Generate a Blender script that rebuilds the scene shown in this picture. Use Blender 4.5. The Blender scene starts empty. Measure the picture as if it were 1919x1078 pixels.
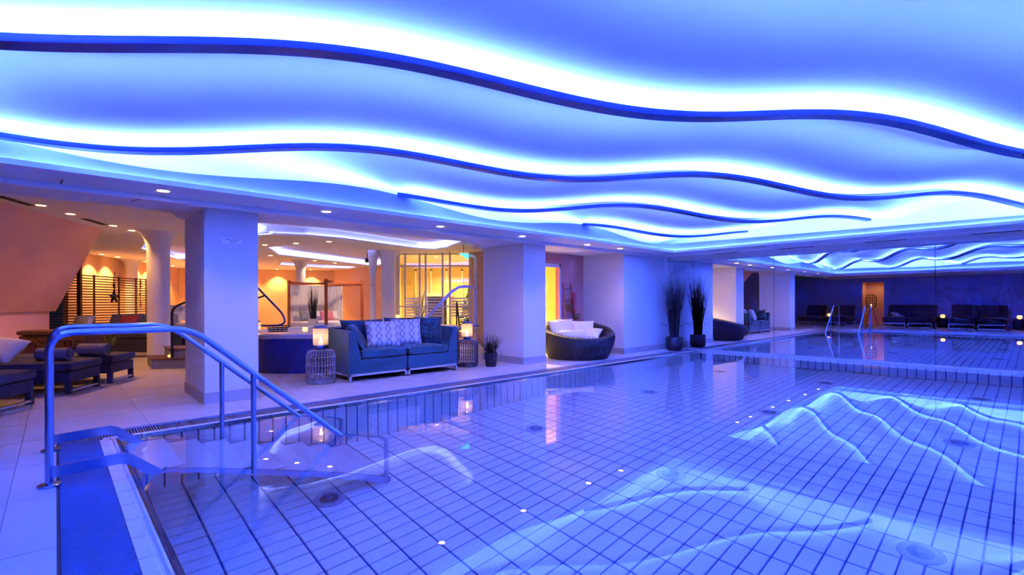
import bpy, bmesh, math, random
from math import sin, cos, pi, radians
from mathutils import Vector, Matrix
random.seed(7)
sc = bpy.context.scene
COL = sc.collection

# ------------------------------------------------------------------ camera, world, exposure
THETA = 46.9
cam_d = bpy.data.cameras.new('camera')
cam_d.sensor_width = 36.0
cam_d.lens = 36.0 * 913.5 / 1919.0
cam_d.shift_y = 28.4 / 1919.0
cam_d.clip_start = 0.02
cam = bpy.data.objects.new('camera', cam_d)
COL.objects.link(cam)
cam.matrix_world = (Matrix.Translation((0, 0, 1.2)) @ Matrix.Rotation(radians(THETA - 90), 4, 'Z')
                    @ Matrix.Rotation(radians(90), 4, 'X') @ Matrix.Rotation(-0.0044, 4, 'Z'))
sc.camera = cam
w = bpy.data.worlds.new('world'); sc.world = w; w.use_nodes = True
w.node_tree.nodes['Background'].inputs[0].default_value = (0.02, 0.03, 0.08, 1)
w.node_tree.nodes['Background'].inputs[1].default_value = 0.2
sc.view_settings.view_transform = 'Standard'
sc.view_settings.look = 'None'
sc.view_settings.gamma = 1.0
sc.view_settings.use_curve_mapping = False
sc.view_settings.exposure = 0.35
sc.cycles.max_bounces = 8
sc.cycles.diffuse_bounces = 4
sc.cycles.glossy_bounces = 4
sc.cycles.transmission_bounces = 6
sc.cycles.sample_clamp_indirect = 30.0
sc.cycles.blur_glossy = 0.5
sc.cycles.use_adaptive_sampling = True
sc.cycles.adaptive_threshold = 0.1
sc.cycles.adaptive_min_samples = 16

LED_BLUE = (0.060, 0.136, 1.0)      # colour of the cove strips
LED_W = 730.0                      # strips on the ceiling ribs
LED_F = 110.0                      # strips along the perimeter cove
SPOT_SOF = 24.0                   # downlights in the soffit
SPOT_IN = 48.0                   # downlights in the lounge behind
SPOT_WASH = 260.0                 # downlights against the far walls
WARM = (1.0, 0.44, 0.13)
WARMW = (1.0, 0.66, 0.42)

# ------------------------------------------------------------------ materials
MATS = {}
def mat(name, col, rough=0.5, metal=0.0, var=0.0, vscale=6.0, bump=0.0, bscale=40.0, emit=None, estr=0.0, spec=None, stretch=None, sheen=0.0):
    if name in MATS: return MATS[name]
    m = bpy.data.materials.new(name); m.use_nodes = True
    nt = m.node_tree; b = nt.nodes['Principled BSDF']
    b.inputs['Base Color'].default_value = (*col, 1)
    b.inputs['Roughness'].default_value = rough
    b.inputs['Metallic'].default_value = metal
    if spec is not None: b.inputs['Specular IOR Level'].default_value = spec
    if sheen: b.inputs['Sheen Weight'].default_value = sheen
    if var or bump:
        tc = nt.nodes.new('ShaderNodeTexCoord')
        src = tc.outputs['Object']
        if stretch:
            mp = nt.nodes.new('ShaderNodeMapping'); mp.inputs['Scale'].default_value = stretch
            nt.links.new(src, mp.inputs['Vector']); src = mp.outputs['Vector']
    if var:
        n = nt.nodes.new('ShaderNodeTexNoise'); n.inputs['Scale'].default_value = vscale; n.inputs['Detail'].default_value = 4
        nt.links.new(src, n.inputs['Vector'])
        mr = nt.nodes.new('ShaderNodeMapRange')
        mr.inputs['From Min'].default_value = 0.3; mr.inputs['From Max'].default_value = 0.7
        mr.inputs['To Min'].default_value = 1 - var; mr.inputs['To Max'].default_value = 1 + var
        nt.links.new(n.outputs['Fac'], mr.inputs['Value'])
        mx = nt.nodes.new('ShaderNodeVectorMath'); mx.operation = 'SCALE'
        mx.inputs[0].default_value = col
        nt.links.new(mr.outputs['Result'], mx.inputs['Scale'])
        nt.links.new(mx.outputs['Vector'], b.inputs['Base Color'])
    if bump:
        n2 = nt.nodes.new('ShaderNodeTexNoise'); n2.inputs['Scale'].default_value = bscale; n2.inputs['Detail'].default_value = 3
        nt.links.new(src, n2.inputs['Vector'])
        bp = nt.nodes.new('ShaderNodeBump'); bp.inputs['Strength'].default_value = bump; bp.inputs['Distance'].default_value = 0.02
        nt.links.new(n2.outputs['Fac'], bp.inputs['Height']); nt.links.new(bp.outputs['Normal'], b.inputs['Normal'])
    if emit:
        b.inputs['Emission Color'].default_value = (*emit, 1); b.inputs['Emission Strength'].default_value = estr
    MATS[name] = m
    return m

mat('plaster', (0.75, 0.75, 0.75), 0.7, var=0.02, vscale=2, bump=0.02)
mat('ceiling_white', (0.84, 0.84, 0.84), 0.75, var=0.01, vscale=1.5)
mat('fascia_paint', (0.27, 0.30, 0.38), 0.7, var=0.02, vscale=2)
mat('rib_profile', (0.03, 0.07, 0.26), 0.3, metal=0.1, var=0.05)
mat('deck_stone', (0.55, 0.51, 0.51), 0.42, var=0.10, vscale=2.2, bump=0.03, bscale=18)
mat('deck_joint', (0.16, 0.15, 0.15), 0.8, var=0.05)
mat('skirting', (0.42, 0.38, 0.40), 0.4, var=0.06)
mat('pool_tile', (0.92, 0.91, 0.92), 0.25, var=0.03, vscale=3)
mat('grout', (0.010, 0.035, 0.26), 0.8, var=0.1)
mat('coping_tile', (0.66, 0.63, 0.64), 0.3, var=0.05, vscale=8)
mat('slot_dark', (0.006, 0.006, 0.012), 0.6, var=0.1)
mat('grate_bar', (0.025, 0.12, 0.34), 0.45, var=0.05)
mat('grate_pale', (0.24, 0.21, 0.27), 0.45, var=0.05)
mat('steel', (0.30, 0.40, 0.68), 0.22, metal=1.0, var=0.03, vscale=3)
mat('tread', (0.66, 0.66, 0.72), 0.4, var=0.04)
mat('sofa_blue', (0.003, 0.050, 0.080), 0.85, var=0.12, vscale=30, bump=0.15, bscale=220, sheen=0.25)
mat('cushion_blue', (0.003, 0.036, 0.062), 0.8, var=0.15, vscale=12, bump=0.15, bscale=60, sheen=0.2)
mat('frame_alu', (0.62, 0.60, 0.66), 0.35, metal=0.6, var=0.04)
mat('rattan_grey', (0.30, 0.25, 0.25), 0.7, var=0.25, vscale=40, bump=0.2, bscale=90)
mat('rattan_dark', (0.10, 0.09, 0.11), 0.7, var=0.25, vscale=40, bump=0.2, bscale=90)
mat('wicker_brown', (0.13, 0.055, 0.022), 0.75, var=0.35, vscale=35, bump=0.5, bscale=60, stretch=(1, 1, 3))
mat('daybed_weave', (0.014, 0.011, 0.016), 0.5, var=0.3, vscale=60, bump=0.5, bscale=90)
mat('white_cloth', (0.80, 0.78, 0.78), 0.85, var=0.03, bump=0.1, bscale=30)
mat('grey_cloth', (0.24, 0.24, 0.30), 0.9, var=0.08, bump=0.1, bscale=60)
mat('dark_upholstery', (0.045, 0.045, 0.075), 0.85, var=0.12, vscale=15, bump=0.1, bscale=120)
mat('lounger_body', (0.020, 0.024, 0.060), 0.7, var=0.15, vscale=15)
mat('red_cloth', (0.38, 0.05, 0.06), 0.85, var=0.1)
mat('pink_cloth', (0.62, 0.20, 0.24), 0.85, var=0.08)
mat('wood_dark', (0.105, 0.028, 0.012), 0.45, var=0.3, vscale=8, stretch=(1, 1, 12))
mat('wood_red', (0.36, 0.085, 0.035), 0.45, var=0.25, vscale=8, stretch=(12, 12, 1))
mat('iron_dark', (0.02, 0.02, 0.028), 0.45, metal=0.5, var=0.1)
mat('black_pot', (0.012, 0.012, 0.022), 0.5, var=0.2)
mat('white_pot', (0.66, 0.62, 0.62), 0.45, var=0.04)
mat('grass_dark', (0.010, 0.014, 0.020), 0.6, var=0.3, vscale=5)
mat('leaf_olive', (0.10, 0.13, 0.035), 0.6, var=0.3, vscale=5)
mat('tub_blue', (0.010, 0.030, 0.26), 0.35, var=0.08)
mat('tub_rim', (0.42, 0.42, 0.52), 0.25, var=0.05)
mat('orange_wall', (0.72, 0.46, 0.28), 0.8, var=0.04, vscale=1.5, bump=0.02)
mat('alcove_wall', (0.55, 0.22, 0.19), 0.8, var=0.05, vscale=1.2, bump=0.02)  # reddened base colour stands in for warm light in the alcove
mat('blue_light_wall', (0.22, 0.30, 0.70), 0.7, var=0.04, vscale=1.5)  # white wall, with the blue light on it put into the colour
mat('edge_tile', (0.008,0.010,0.03), 0.25, var=0.2)
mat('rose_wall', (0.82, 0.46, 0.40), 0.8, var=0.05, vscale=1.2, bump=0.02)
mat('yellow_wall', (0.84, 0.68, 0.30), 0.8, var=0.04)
mat('brass', (0.75, 0.50, 0.2), 0.3, metal=1.0, var=0.05)
mat('candle_wax', (0.85, 0.72, 0.5), 0.5, var=0.03, emit=(1.0, 0.55, 0.2), estr=0.6)
mat('flame', (1, 0.7, 0.3), 0.5, emit=(1.0, 0.62, 0.22), estr=60)
mat('amber_glow', (1, 0.6, 0.2), 0.4, emit=(1.0, 0.36, 0.07), estr=4)
mat('led_rib', (0.5, 0.6, 1), 0.5, emit=LED_BLUE, estr=LED_W)
mat('led_cove', (0.5, 0.6, 1), 0.5, emit=LED_BLUE, estr=LED_F)
mat('led_tray', (0.6, 0.7, 1), 0.5, emit=(0.25, 0.30, 1.0), estr=21)
mat('lamp_disc', (1, 0.9, 0.8), 0.4, emit=(1.0, 0.70, 0.45), estr=14)
mat('lamp_disc_warm', (1, 0.9, 0.8), 0.4, emit=(1.0, 0.55, 0.20), estr=14)
mat('lamp_ring', (0.7, 0.68, 0.66), 0.3, metal=0.5, var=0.02)
mat('exit_teal', (0.1, 0.8, 0.8), 0.4, emit=(0.05, 0.75, 0.9), estr=2.5)
mat('paper_white', (0.92, 0.92, 0.95), 0.6, var=0.01)
mat('ink', (0.01, 0.01, 0.03), 0.6, var=0.01)
mat('frame_white', (0.66, 0.64, 0.68), 0.4, var=0.03)
mat('fairy_light', (1, 0.8, 0.4), 0.4, emit=(1.0, 0.72, 0.30), estr=25)
mat('pine', (0.03, 0.055, 0.02), 0.8, var=0.3)
mat('curtain_white', (0.80, 0.76, 0.74), 0.85, var=0.03)
mat('mirror_back', (0.02, 0.03, 0.10), 0.5, var=0.05)
mat('teal_line', (0.1, 0.15, 0.3), 0.5)

def special():
    m = bpy.data.materials.new('water'); m.use_nodes = True; nt = m.node_tree; nt.nodes.clear()
    o = nt.nodes.new('ShaderNodeOutputMaterial'); g = nt.nodes.new('ShaderNodeBsdfGlass')
    g.inputs['IOR'].default_value = 1.333; g.inputs['Roughness'].default_value = 0.0
    g.inputs['Color'].default_value = (0.98, 0.99, 1, 1)
    tc = nt.nodes.new('ShaderNodeTexCoord'); n = nt.nodes.new('ShaderNodeTexNoise'); n.inputs['Scale'].default_value = 1.6
    bp = nt.nodes.new('ShaderNodeBump'); bp.inputs['Strength'].default_value = 0.02; bp.inputs['Distance'].default_value = 0.02
    nt.links.new(tc.outputs['Object'], n.inputs['Vector']); nt.links.new(n.outputs['Fac'], bp.inputs['Height'])
    nt.links.new(bp.outputs['Normal'], g.inputs['Normal'])
    nt.links.new(g.outputs[0], o.inputs[0]); MATS['water'] = m
    m = bpy.data.materials.new('mirror'); m.use_nodes = True; nt = m.node_tree; nt.nodes.clear()
    o = nt.nodes.new('ShaderNodeOutputMaterial'); g = nt.nodes.new('ShaderNodeBsdfGlossy')
    g.inputs['Roughness'].default_value = 0.0; g.inputs['Color'].default_value = (0.74, 0.80, 0.90, 1)
    nt.links.new(g.outputs[0], o.inputs[0]); MATS['mirror'] = m
    for nm, tint, f in (('clear_glass', (0.93, 0.95, 0.95), 0.08), ('lantern_glass', (0.95, 0.90, 0.86), 0.20)):
        m = bpy.data.materials.new(nm); m.use_nodes = True; nt = m.node_tree; nt.nodes.clear()
        o = nt.nodes.new('ShaderNodeOutputMaterial'); t = nt.nodes.new('ShaderNodeBsdfTransparent')
        t.inputs[0].default_value = (*tint, 1)
        g = nt.nodes.new('ShaderNodeBsdfGlossy') if nm == 'clear_glass' else nt.nodes.new('ShaderNodeBsdfTranslucent')
        g.inputs[0].default_value = (0.9, 0.85, 0.85, 1)
        if nm == 'clear_glass': g.inputs['Roughness'].default_value = 0.02
        mx = nt.nodes.new('ShaderNodeMixShader'); mx.inputs[0].default_value = f
        nt.links.new(t.outputs[0], mx.inputs[1]); nt.links.new(g.outputs[0], mx.inputs[2]); nt.links.new(mx.outputs[0], o.inputs[0])
        MATS[nm] = m
    # ogee trellis print on pale cloth (flat print)
    m = bpy.data.materials.new('ogee_cloth'); m.use_nodes = True; nt = m.node_tree; b = nt.nodes['Principled BSDF']
    b.inputs['Roughness'].default_value = 0.9
    tc = nt.nodes.new('ShaderNodeTexCoord'); sp = nt.nodes.new('ShaderNodeSeparateXYZ'); nt.links.new(tc.outputs['Object'], sp.inputs[0])
    def mth(op, a, bb=None):
        n = nt.nodes.new('ShaderNodeMath'); n.operation = op
        for i, v in enumerate((a, bb)):
            if v is None: continue
            if isinstance(v, (int, float)): n.inputs[i].default_value = v
            else: nt.links.new(v, n.inputs[i])
        return n.outputs[0]
    u, v = sp.outputs['X'], sp.outputs['Y']
    wv = mth('MULTIPLY', mth('SINE', mth('MULTIPLY', v, 2 * pi / 0.24)), 0.25)
    def fam(sg, off):
        a = mth('ADD', mth('ADD', mth('MULTIPLY', u, 1 / 0.16), mth('MULTIPLY', wv, sg)), off)
        return mth('ABSOLUTE', mth('SUBTRACT', mth('FRACT', a), 0.5))
    l1, l2 = fam(1.0, 0.0), fam(-1.0, 0.0)
    near = mth('MINIMUM', l1, l2)
    line = mth('LESS_THAN', near, 0.045)
    line2 = mth('LESS_THAN', mth('ABSOLUTE', mth('SUBTRACT', near, 0.16)), 0.018)
    fac = mth('MAXIMUM', line, mth('MULTIPLY', line2, 0.35))
    mx = nt.nodes.new('ShaderNodeMix'); mx.data_type = 'RGBA'
    mx.inputs['A'].default_value = (0.70, 0.70, 0.72, 1); mx.inputs['B'].default_value = (0.12, 0.12, 0.22, 1)
    nt.links.new(fac, mx.inputs['Factor']); nt.links.new(mx.outputs['Result'], b.inputs['Base Color'])
    MATS['ogee_cloth'] = m
special()

# ------------------------------------------------------------------ mesh builder
class MB:
    def __init__(self): self.v = []; self.f = []
    def add(self, vs, fs):
        o = len(self.v); self.v += [tuple(p) for p in vs]; self.f += [tuple(i + o for i in q) for q in fs]; return self
    def box(self, x0, x1, y0, y1, z0, z1):
        return self.add([(x0,y0,z0),(x1,y0,z0),(x1,y1,z0),(x0,y1,z0),(x0,y0,z1),(x1,y0,z1),(x1,y1,z1),(x0,y1,z1)],
                        [(0,3,2,1),(4,5,6,7),(0,1,5,4),(1,2,6,5),(2,3,7,6),(3,0,4,7)])
    def quad(self, a, b, c, d): return self.add([a,b,c,d],[(0,1,2,3)])
    def obox(self, a, b, w, z0, z1):
        """box along plan segment a->b, width w"""
        a, b = Vector(a), Vector(b); d = (b - a).normalized(); n = Vector((-d.y, d.x)) * w / 2
        q = [a - n, b - n, b + n, a + n]
        return self.prism([(p.x, p.y) for p in q], z0, z1)
    def prism(self, poly, z0, z1):
        n = len(poly); vs = [(x,y,z0) for x,y in poly] + [(x,y,z1) for x,y in poly]
        fs = [tuple(range(n-1,-1,-1)), tuple(range(n, 2*n))] + [(i,(i+1)%n,n+(i+1)%n,n+i) for i in range(n)]
        return self.add(vs, fs)
    def tube(self, path, r, seg=10, closed=False, cap=True):
        P = [Vector(p) for p in path]; n = len(P); rs = r if isinstance(r, (list, tuple)) else [r]*n
        vs = []; prev = None
        for i, p in enumerate(P):
            if closed: t = P[(i+1)%n] - P[i-1]
            else: t = P[min(i+1,n-1)] - P[max(i-1,0)]
            t.normalize()
            if prev is None:
                a = Vector((0,0,1)) if abs(t.z) < 0.9 else Vector((1,0,0)); x = t.cross(a).normalized()
            else:
                x = (prev - t * prev.dot(t)).normalized()
            prev = x; y = t.cross(x)
            for k in range(seg):
                an = 2*pi*k/seg; vs.append(p + (x*cos(an) + y*sin(an))*rs[i])
        fs = []
        m = n if closed else n-1
        for i in range(m):
            for k in range(seg):
                a = i*seg+k; b = i*seg+(k+1)%seg; c = ((i+1)%n)*seg+(k+1)%seg; d = ((i+1)%n)*seg+k
                fs.append((a,b,c,d))
        if cap and not closed: fs += [tuple(range(seg-1,-1,-1)), tuple((n-1)*seg+k for k in range(seg))]
        return self.add(vs, fs)
    def lathe(self, prof, seg=24, c=(0,0), cap=True):
        vs = []; n = len(prof)
        for r, z in prof:
            for k in range(seg):
                an = 2*pi*k/seg; vs.append((c[0]+r*cos(an), c[1]+r*sin(an), z))
        fs = []
        for i in range(n-1):
            for k in range(seg):
                fs.append((i*seg+k, i*seg+(k+1)%seg, (i+1)*seg+(k+1)%seg, (i+1)*seg+k))
        if cap:
            if prof[0][0] > 1e-4: fs.append(tuple(range(seg-1,-1,-1)))
            if prof[-1][0] > 1e-4: fs.append(tuple((n-1)*seg+k for k in range(seg)))
        return self.add(vs, fs)
    def rbox(self, x0, x1, y0, y1, z0, z1, r=0.03, puff=0.0):
        """soft box: rounded in all axes (superellipsoid-like grid)"""
        N = 8; cx,cy,cz = (x0+x1)/2,(y0+y1)/2,(z0+z1)/2; hx,hy,hz = (x1-x0)/2,(y1-y0)/2,(z1-z0)/2
        bm = bmesh.new(); bmesh.ops.create_cube(bm, size=2)
        bmesh.ops.subdivide_edges(bm, edges=bm.edges[:], cuts=N, use_grid_fill=True)
        vs = []
        for v in bm.verts:
            p = Vector((v.co.x*hx, v.co.y*hy, v.co.z*hz))
            q = Vector((max(-hx+r,min(hx-r,p.x)), max(-hy+r,min(hy-r,p.y)), max(-hz+r,min(hz-r,p.z))))
            d = p - q
            if d.length > 1e-6: p = q + d.normalized()*r
            if puff:
                p.z += puff*(1-(p.x/hx)**2)*(1-(p.y/hy)**2)*(1 if p.z > 0 else -0.3)
            vs.append((p.x+cx,p.y+cy,p.z+cz))
        bm.verts.index_update(); fs = [tuple(v.index for v in f.verts) for f in bm.faces]; bm.free()
        return self.add(vs, fs)
    def pillow(self, w, h, t, N=14, pinch=0.06):
        """cushion lying in local XY, thickness Z, centred"""
        vs = []; fs = []
        for s in (1, -1):
            for j in range(N+1):
                for i in range(N+1):
                    a = -1+2*i/N; b = -1+2*j/N
                    k = ((1-a**4)*(1-b**4))
                    sx = 1 - pinch*(1-abs(a)**2)*0 - pinch*(1-b*b)*abs(a)**3; sy = 1 - pinch*(1-a*a)*abs(b)**3
                    sx = 1 - pinch*(1-b*b); sy = 1 - pinch*(1-a*a)
                    wr = 0.006*sin(9*a+5*b)*k
                    vs.append((a*w/2*(sx), b*h/2*(sy), s*(t/2*(k**0.5)+0.003)+wr))
        M = (N+1)**2
        for s in range(2):
            for j in range(N):
                for i in range(N):
                    q = [s*M+j*(N+1)+i, s*M+j*(N+1)+i+1, s*M+(j+1)*(N+1)+i+1, s*M+(j+1)*(N+1)+i]
                    fs.append(tuple(q if s == 0 else q[::-1]))
        bd = [i for i in range(N+1)] + [(j)*(N+1)+N for j in range(1,N+1)] + [N*(N+1)+i for i in range(N-1,-1,-1)] + [j*(N+1) for j in range(N-1,0,-1)]
        for k in range(len(bd)):
            a, b = bd[k], bd[(k+1)%len(bd)]; fs.append((a, M+a, M+b, b))
        return self.add(vs, fs)
    def build(self, name, m, parent=None, smooth=False, loc=None, rot=None):
        me = bpy.data.meshes.new(name); me.from_pydata([tuple(p) for p in self.v], [], self.f); me.update()
        me.materials.append(MATS[m])
        if smooth:
            me.polygons.foreach_set('use_smooth', [True]*len(me.polygons))
            try: me.set_sharp_from_angle(angle=radians(40))
            except Exception: pass
        o = bpy.data.objects.new(name, me); COL.objects.link(o)
        if parent is not None: o.parent = parent
        if loc is not None: o.location = loc
        if rot is not None: o.rotation_euler = rot
        return o

def mesh_obj(name, me, parent=None, loc=None, rot=None):
    o = bpy.data.objects.new(name, me); COL.objects.link(o)
    if parent is not None: o.parent = parent
    if loc is not None: o.location = loc
    if rot is not None: o.rotation_euler = rot
    return o
def tag(o, label, cat, group=None, kind=None):
    o['label'] = label; o['category'] = cat
    if group: o['group'] = group
    if kind: o['kind'] = kind
    return o
def thing(name, label, cat, loc=(0,0,0), rz=0.0, group=None):
    o = bpy.data.objects.new(name, None); COL.objects.link(o); o.empty_display_size = 0.1
    o.location = loc; o.rotation_euler = (0,0,rz)
    return tag(o, label, cat, group)
def struct(o, label=None):
    o['kind'] = 'structure'
    if label: o['label'] = label
    return o
def copy_tree(o, parent=None):
    c = o.copy(); COL.objects.link(c)
    if parent is not None: c.parent = parent
    for ch in [x for x in bpy.data.objects if x.parent == o]: copy_tree(ch, c)
    return c
def arc(c, r, a0, a1, n, plane='xz', y=0.0):
    out = []
    for i in range(n+1):
        a = a0+(a1-a0)*i/n
        out.append((c[0]+r*cos(a), y, c[1]+r*sin(a)) if plane == 'xz' else (c[0]+r*cos(a), c[1]+r*sin(a), y))
    return out
def fillet(P, r, n=6):
    P = [Vector(p) for p in P]; out = [P[0]]
    for i in range(1, len(P)-1):
        a, b, c = P[i-1], P[i], P[i+1]
        d1 = (a-b).normalized(); d2 = (c-b).normalized(); L = min(r, (a-b).length*0.49, (c-b).length*0.49)
        p, q = b+d1*L, b+d2*L
        for k in range(n+1):
            t = k/n; out.append(p*(1-t)**2 + b*2*t*(1-t) + q*t*t)
    out.append(P[-1]); return out
def catmull(P, n=6):
    out = []; m = len(P)
    for i in range(m):
        p0,p1,p2,p3 = (Vector(P[(i+k-1)%m]) for k in range(4))
        for k in range(n):
            t = k/n
            out.append(tuple(0.5*((2*p1)+(p2-p0)*t+(2*p0-5*p1+4*p2-p3)*t*t+(3*p1-p0-3*p2+p3)*t**3)))
    return out

# ================================================================== SETTING
PX0, PX1, PY0, PY1 = 0.385, 11.75, -1.75, 5.65       # pool basin
WZ, FZ = -0.03, -1.65                                  # water level, basin floor
MX = 11.85                                             # mirror wall
TU, TV = 0.277, 0.1385                                 # tile module

# ---- deck floor (slab with the pool cut out) and its stone tiles
m = MB()
for x0,x1,y0,y1 in ((-7,0,-3.3,6.02),(-7,12.0,6.02,26),(0,12.0,-3.3,PY0-0.4)):
    m.box(x0,x1,y0,y1,-0.12,-0.004)
floor = struct(m.build('floor','deck_joint'), 'pale stone tiled pool deck')
TS = 0.9
tile_cache = {}
def deck_tile(x0,x1,y0,y1):
    k = (round(x1-x0,3), round(y1-y0,3))
    if k not in tile_cache:
        mm = MB(); mm.box(0.002,k[0]-0.002,0.002,k[1]-0.002,-0.01,0.0); o = mm.build('floor_tile','deck_stone',floor); tile_cache[k] = o.data
    else: o = mesh_obj('floor_tile', tile_cache[k], floor)
    o.location = (x0,y0,0)
def tile_region(X0,X1,Y0,Y1,ox,oy):
    xs = sorted({X0,X1,*[ox+TS*i for i in range(-30,40) if X0 < ox+TS*i < X1]}); ys = sorted({Y0,Y1,*[oy+TS*i for i in range(-30,40) if Y0 < oy+TS*i < Y1]})
    for a,b in zip(xs,xs[1:]):
        for c,d in zip(ys,ys[1:]):
            if b-a > 0.02 and d-c > 0.02: deck_tile(a,b,c,d)
tile_region(-2.02,12.0,6.02,9.62,0.68,6.02)
tile_region(-2.92,0.0,0.62,6.02,0.68,6.02)
m = MB()
for x0,x1,y0,y1 in ((-7,-2.92,-3.3,6.02),(-2.92,0,-3.3,0.62),(-7,-2.02,6.02,26),(-2.02,12,9.62,26),(0,12,-3.3,PY0-0.4)):
    m.box(x0,x1,y0,y1,-0.01,0.0)
m.build('floor_paving','deck_stone',floor)

# ---- pool basin with tiles
pool = MB()
pool.box(PX0-0.1,PX1+0.1,PY0-0.1,PY1+0.1,FZ-0.15,FZ-0.012)
pool.box(PX0-0.12,PX0-0.012,PY0-0.1,PY1+0.1,FZ-0.1,-0.06)
pool.box(PX1+0.012,PX1+0.12,PY0-0.1,PY1+0.1,FZ-0.1,-0.06)
pool.box(PX0-0.1,PX1+0.1,PY1+0.012,PY1+0.12,FZ-0.1,-0.06)
pool.box(PX0-0.1,PX1+0.1,PY0-0.12,PY0-0.012,FZ-0.1,-0.06)
basin = struct(pool.build('floor_pool','grout'), 'tiled swimming pool basin under clear water')
JX, JY = 0.014, 0.010
def tile_mesh(w,h,t,name):
    mm = MB(); e = 0.003
    a,b = w/2,h/2
    mm.add([(-a,-b,-t),(a,-b,-t),(a,b,-t),(-a,b,-t),(-a+e,-b+e,0),(a-e,-b+e,0),(a-e,b-e,0),(-a+e,b-e,0)],
           [(4,5,6,7),(0,1,5,4),(1,2,6,5),(2,3,7,6),(3,0,4,7)])
    me = bpy.data.meshes.new(name); me.from_pydata(mm.v,[],mm.f); me.materials.append(MATS['pool_tile']); return me, mm
fme, fmm = tile_mesh(TU-JX, TV-JY, 0.012, 'pool_tile')
wme, wmm = tile_mesh(TV-JY*1.3, TU-JX*0.7, 0.012, 'wall_tile')
cf = Vector((cos(radians(THETA)), sin(radians(THETA)))); cr = Vector((cf.y, -cf.x))
def inview(x,y,z):
    d = Vector((x,y)); dep = d.dot(cf)
    if dep < 0.3: return None
    # apparent position of a basin point through the water surface (plain ratio)
    k = (1.23/(1.23+(-z+WZ)*0.62)) if z < WZ else 1
    u = d.dot(cr)/dep*913.5
    v = (1.2 - (WZ + (z-WZ)*0.62))/dep*913.5
    return (abs(u) < 1000 and v < 560), dep
cand = []
nx = int((PX1-PX0)/TU)+1; ny = int((PY1-PY0)/TV)+1
for i in range(nx):
    for j in range(ny):
        x = PX0 + TU*(i+0.5) - 0.05; y = PY1 - TV*(j+0.5)
        if x > PX1-0.08 or y < PY0+0.05: continue
        if x - TU/2 < PX0 - 0.06: continue
        cand.append((x,y))
dep = [(inview(x,y,FZ), x, y) for x,y in cand]
vis = sorted([(q[1],x,y) for q,x,y in dep if q and q[0]])
near = set((x,y) for _,x,y in vis[:300])
rest = MB()
for x,y in cand:
    if (x,y) in near: mesh_obj('pool_tile', fme, basin, (x,y,FZ))
    else: rest.add([(a+x,b+y,c+FZ) for a,b,c in fmm.v], fmm.f)
rest.build('pool_tile_field','pool_tile',basin)['kind'] = 'stuff'
# wall tiles: left long wall (y=PY1, facing -y), short wall (x=PX0), mirror wall (x=PX1, facing -x), near wall
rows = 6
wall_near = []; wall_rest = MB()
def wtile(M): return [tuple(M @ Vector(p)) for p in wmm.v]
Rl = Matrix.Rotation(radians(90),4,'X')                                   # +z -> -y
Rm = Matrix.Rotation(radians(-90),4,'Z') @ Matrix.Rotation(radians(90),4,'X')   # -> -x
Rs = Matrix.Rotation(radians(90),4,'Z') @ Matrix.Rotation(radians(90),4,'X')    # -> +x
Rn = Matrix.Rotation(radians(180),4,'Z') @ Matrix.Rotation(radians(90),4,'X')   # -> +y
wl = []
for i in range(int((PX1-PX0)/TV)):
    for k in range(rows):
        z = -0.065 - TU*(k+0.5) + 0.0
        if z - TU/2 < FZ - 0.14: continue
        wl.append((PX0-0.05+TV*(i+0.5)+TV*0.0, PY1, z, Rl, 0))
        wl.append((PX0-0.05+TV*(i+0.5), PY0, z, Rn, 2))
for j in range(int((PY1-PY0)/TV)):
    for k in range(rows):
        z = -0.065 - TU*(k+0.5)
        if z - TU/2 < FZ - 0.14: continue
        wl.append((PX1, PY1-TV*(j+0.5), z, Rm, 1)); wl.append((PX0, PY1-TV*(j+0.5), z, Rs, 2))
sel = sorted([(inview(x,y,z)[1], n) for n,(x,y,z,R_,s) in enumerate(wl) if s < 2 and inview(x,y,z) and inview(x,y,z)[0] and x > PX0+0.1])[:300]
seln = set(n for _,n in sel)
for n,(x,y,z,R_,s) in enumerate(wl):
    M = Matrix.Translation((x,y,z)) @ R_
    if n in seln:
        o = mesh_obj('wall_tile', wme, basin); o.matrix_local = M
    else: wall_rest.add(wtile(M), wmm.f)
wall_rest.build('wall_tile_field','pool_tile',basin)['kind'] = 'stuff'
# floor inlets (round covers on the basin floor)
dr = None
for (x,y) in [(a,b) for a in (1.86,4.64,7.43,10.2) for b in (4.5,2.57,0.57)]:
    if dr is None:
        dr = thing('floor_inlet','','inlet',(0,0,0))
        MB().lathe([(0.001,0.0),(0.135,0.0),(0.145,0.004),(0.145,0.010),(0.135,0.014),(0.085,0.018),(0.001,0.018)][::-1] and [(0.145,0.0),(0.142,0.010),(0.09,0.016),(0.001,0.016)],32).build('flange','tub_rim',dr,True)
        g = MB().lathe([(0.088,0.016),(0.085,0.022),(0.03,0.024),(0.028,0.026),(0.001,0.026)],28).build('cover','grate_bar',dr,True)
        s = MB()
        for k in range(28):
            a = 2*pi*k/28; s.obox((0.035*cos(a),0.035*sin(a)),(0.082*cos(a),0.082*sin(a)),0.004,0.022,0.027)
        s.build('slot','slot_dark',dr); o = dr
    else: o = copy_tree(dr)
    o.location = (x,y,FZ)
    colw = {1.86:'first',4.64:'second',7.43:'third',10.2:'fourth'}[x]; rw = {4.5:'row by the sofa',2.57:'middle row',0.57:'row nearest the camera'}[y]
    o['label'] = 'round inlet cover on pool floor, %s from the steps, %s' % (colw, rw); o['group'] = 'inlet covers on the pool floor'
# water
m = MB(); m.quad((PX0-0.03,PY0-0.03,WZ),(PX1+0.05,PY0-0.03,WZ),(PX1+0.05,PY1+0.03,WZ),(PX0-0.03,PY1+0.03,WZ))
struct(m.build('water','water'), 'still clear pool water')

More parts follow.
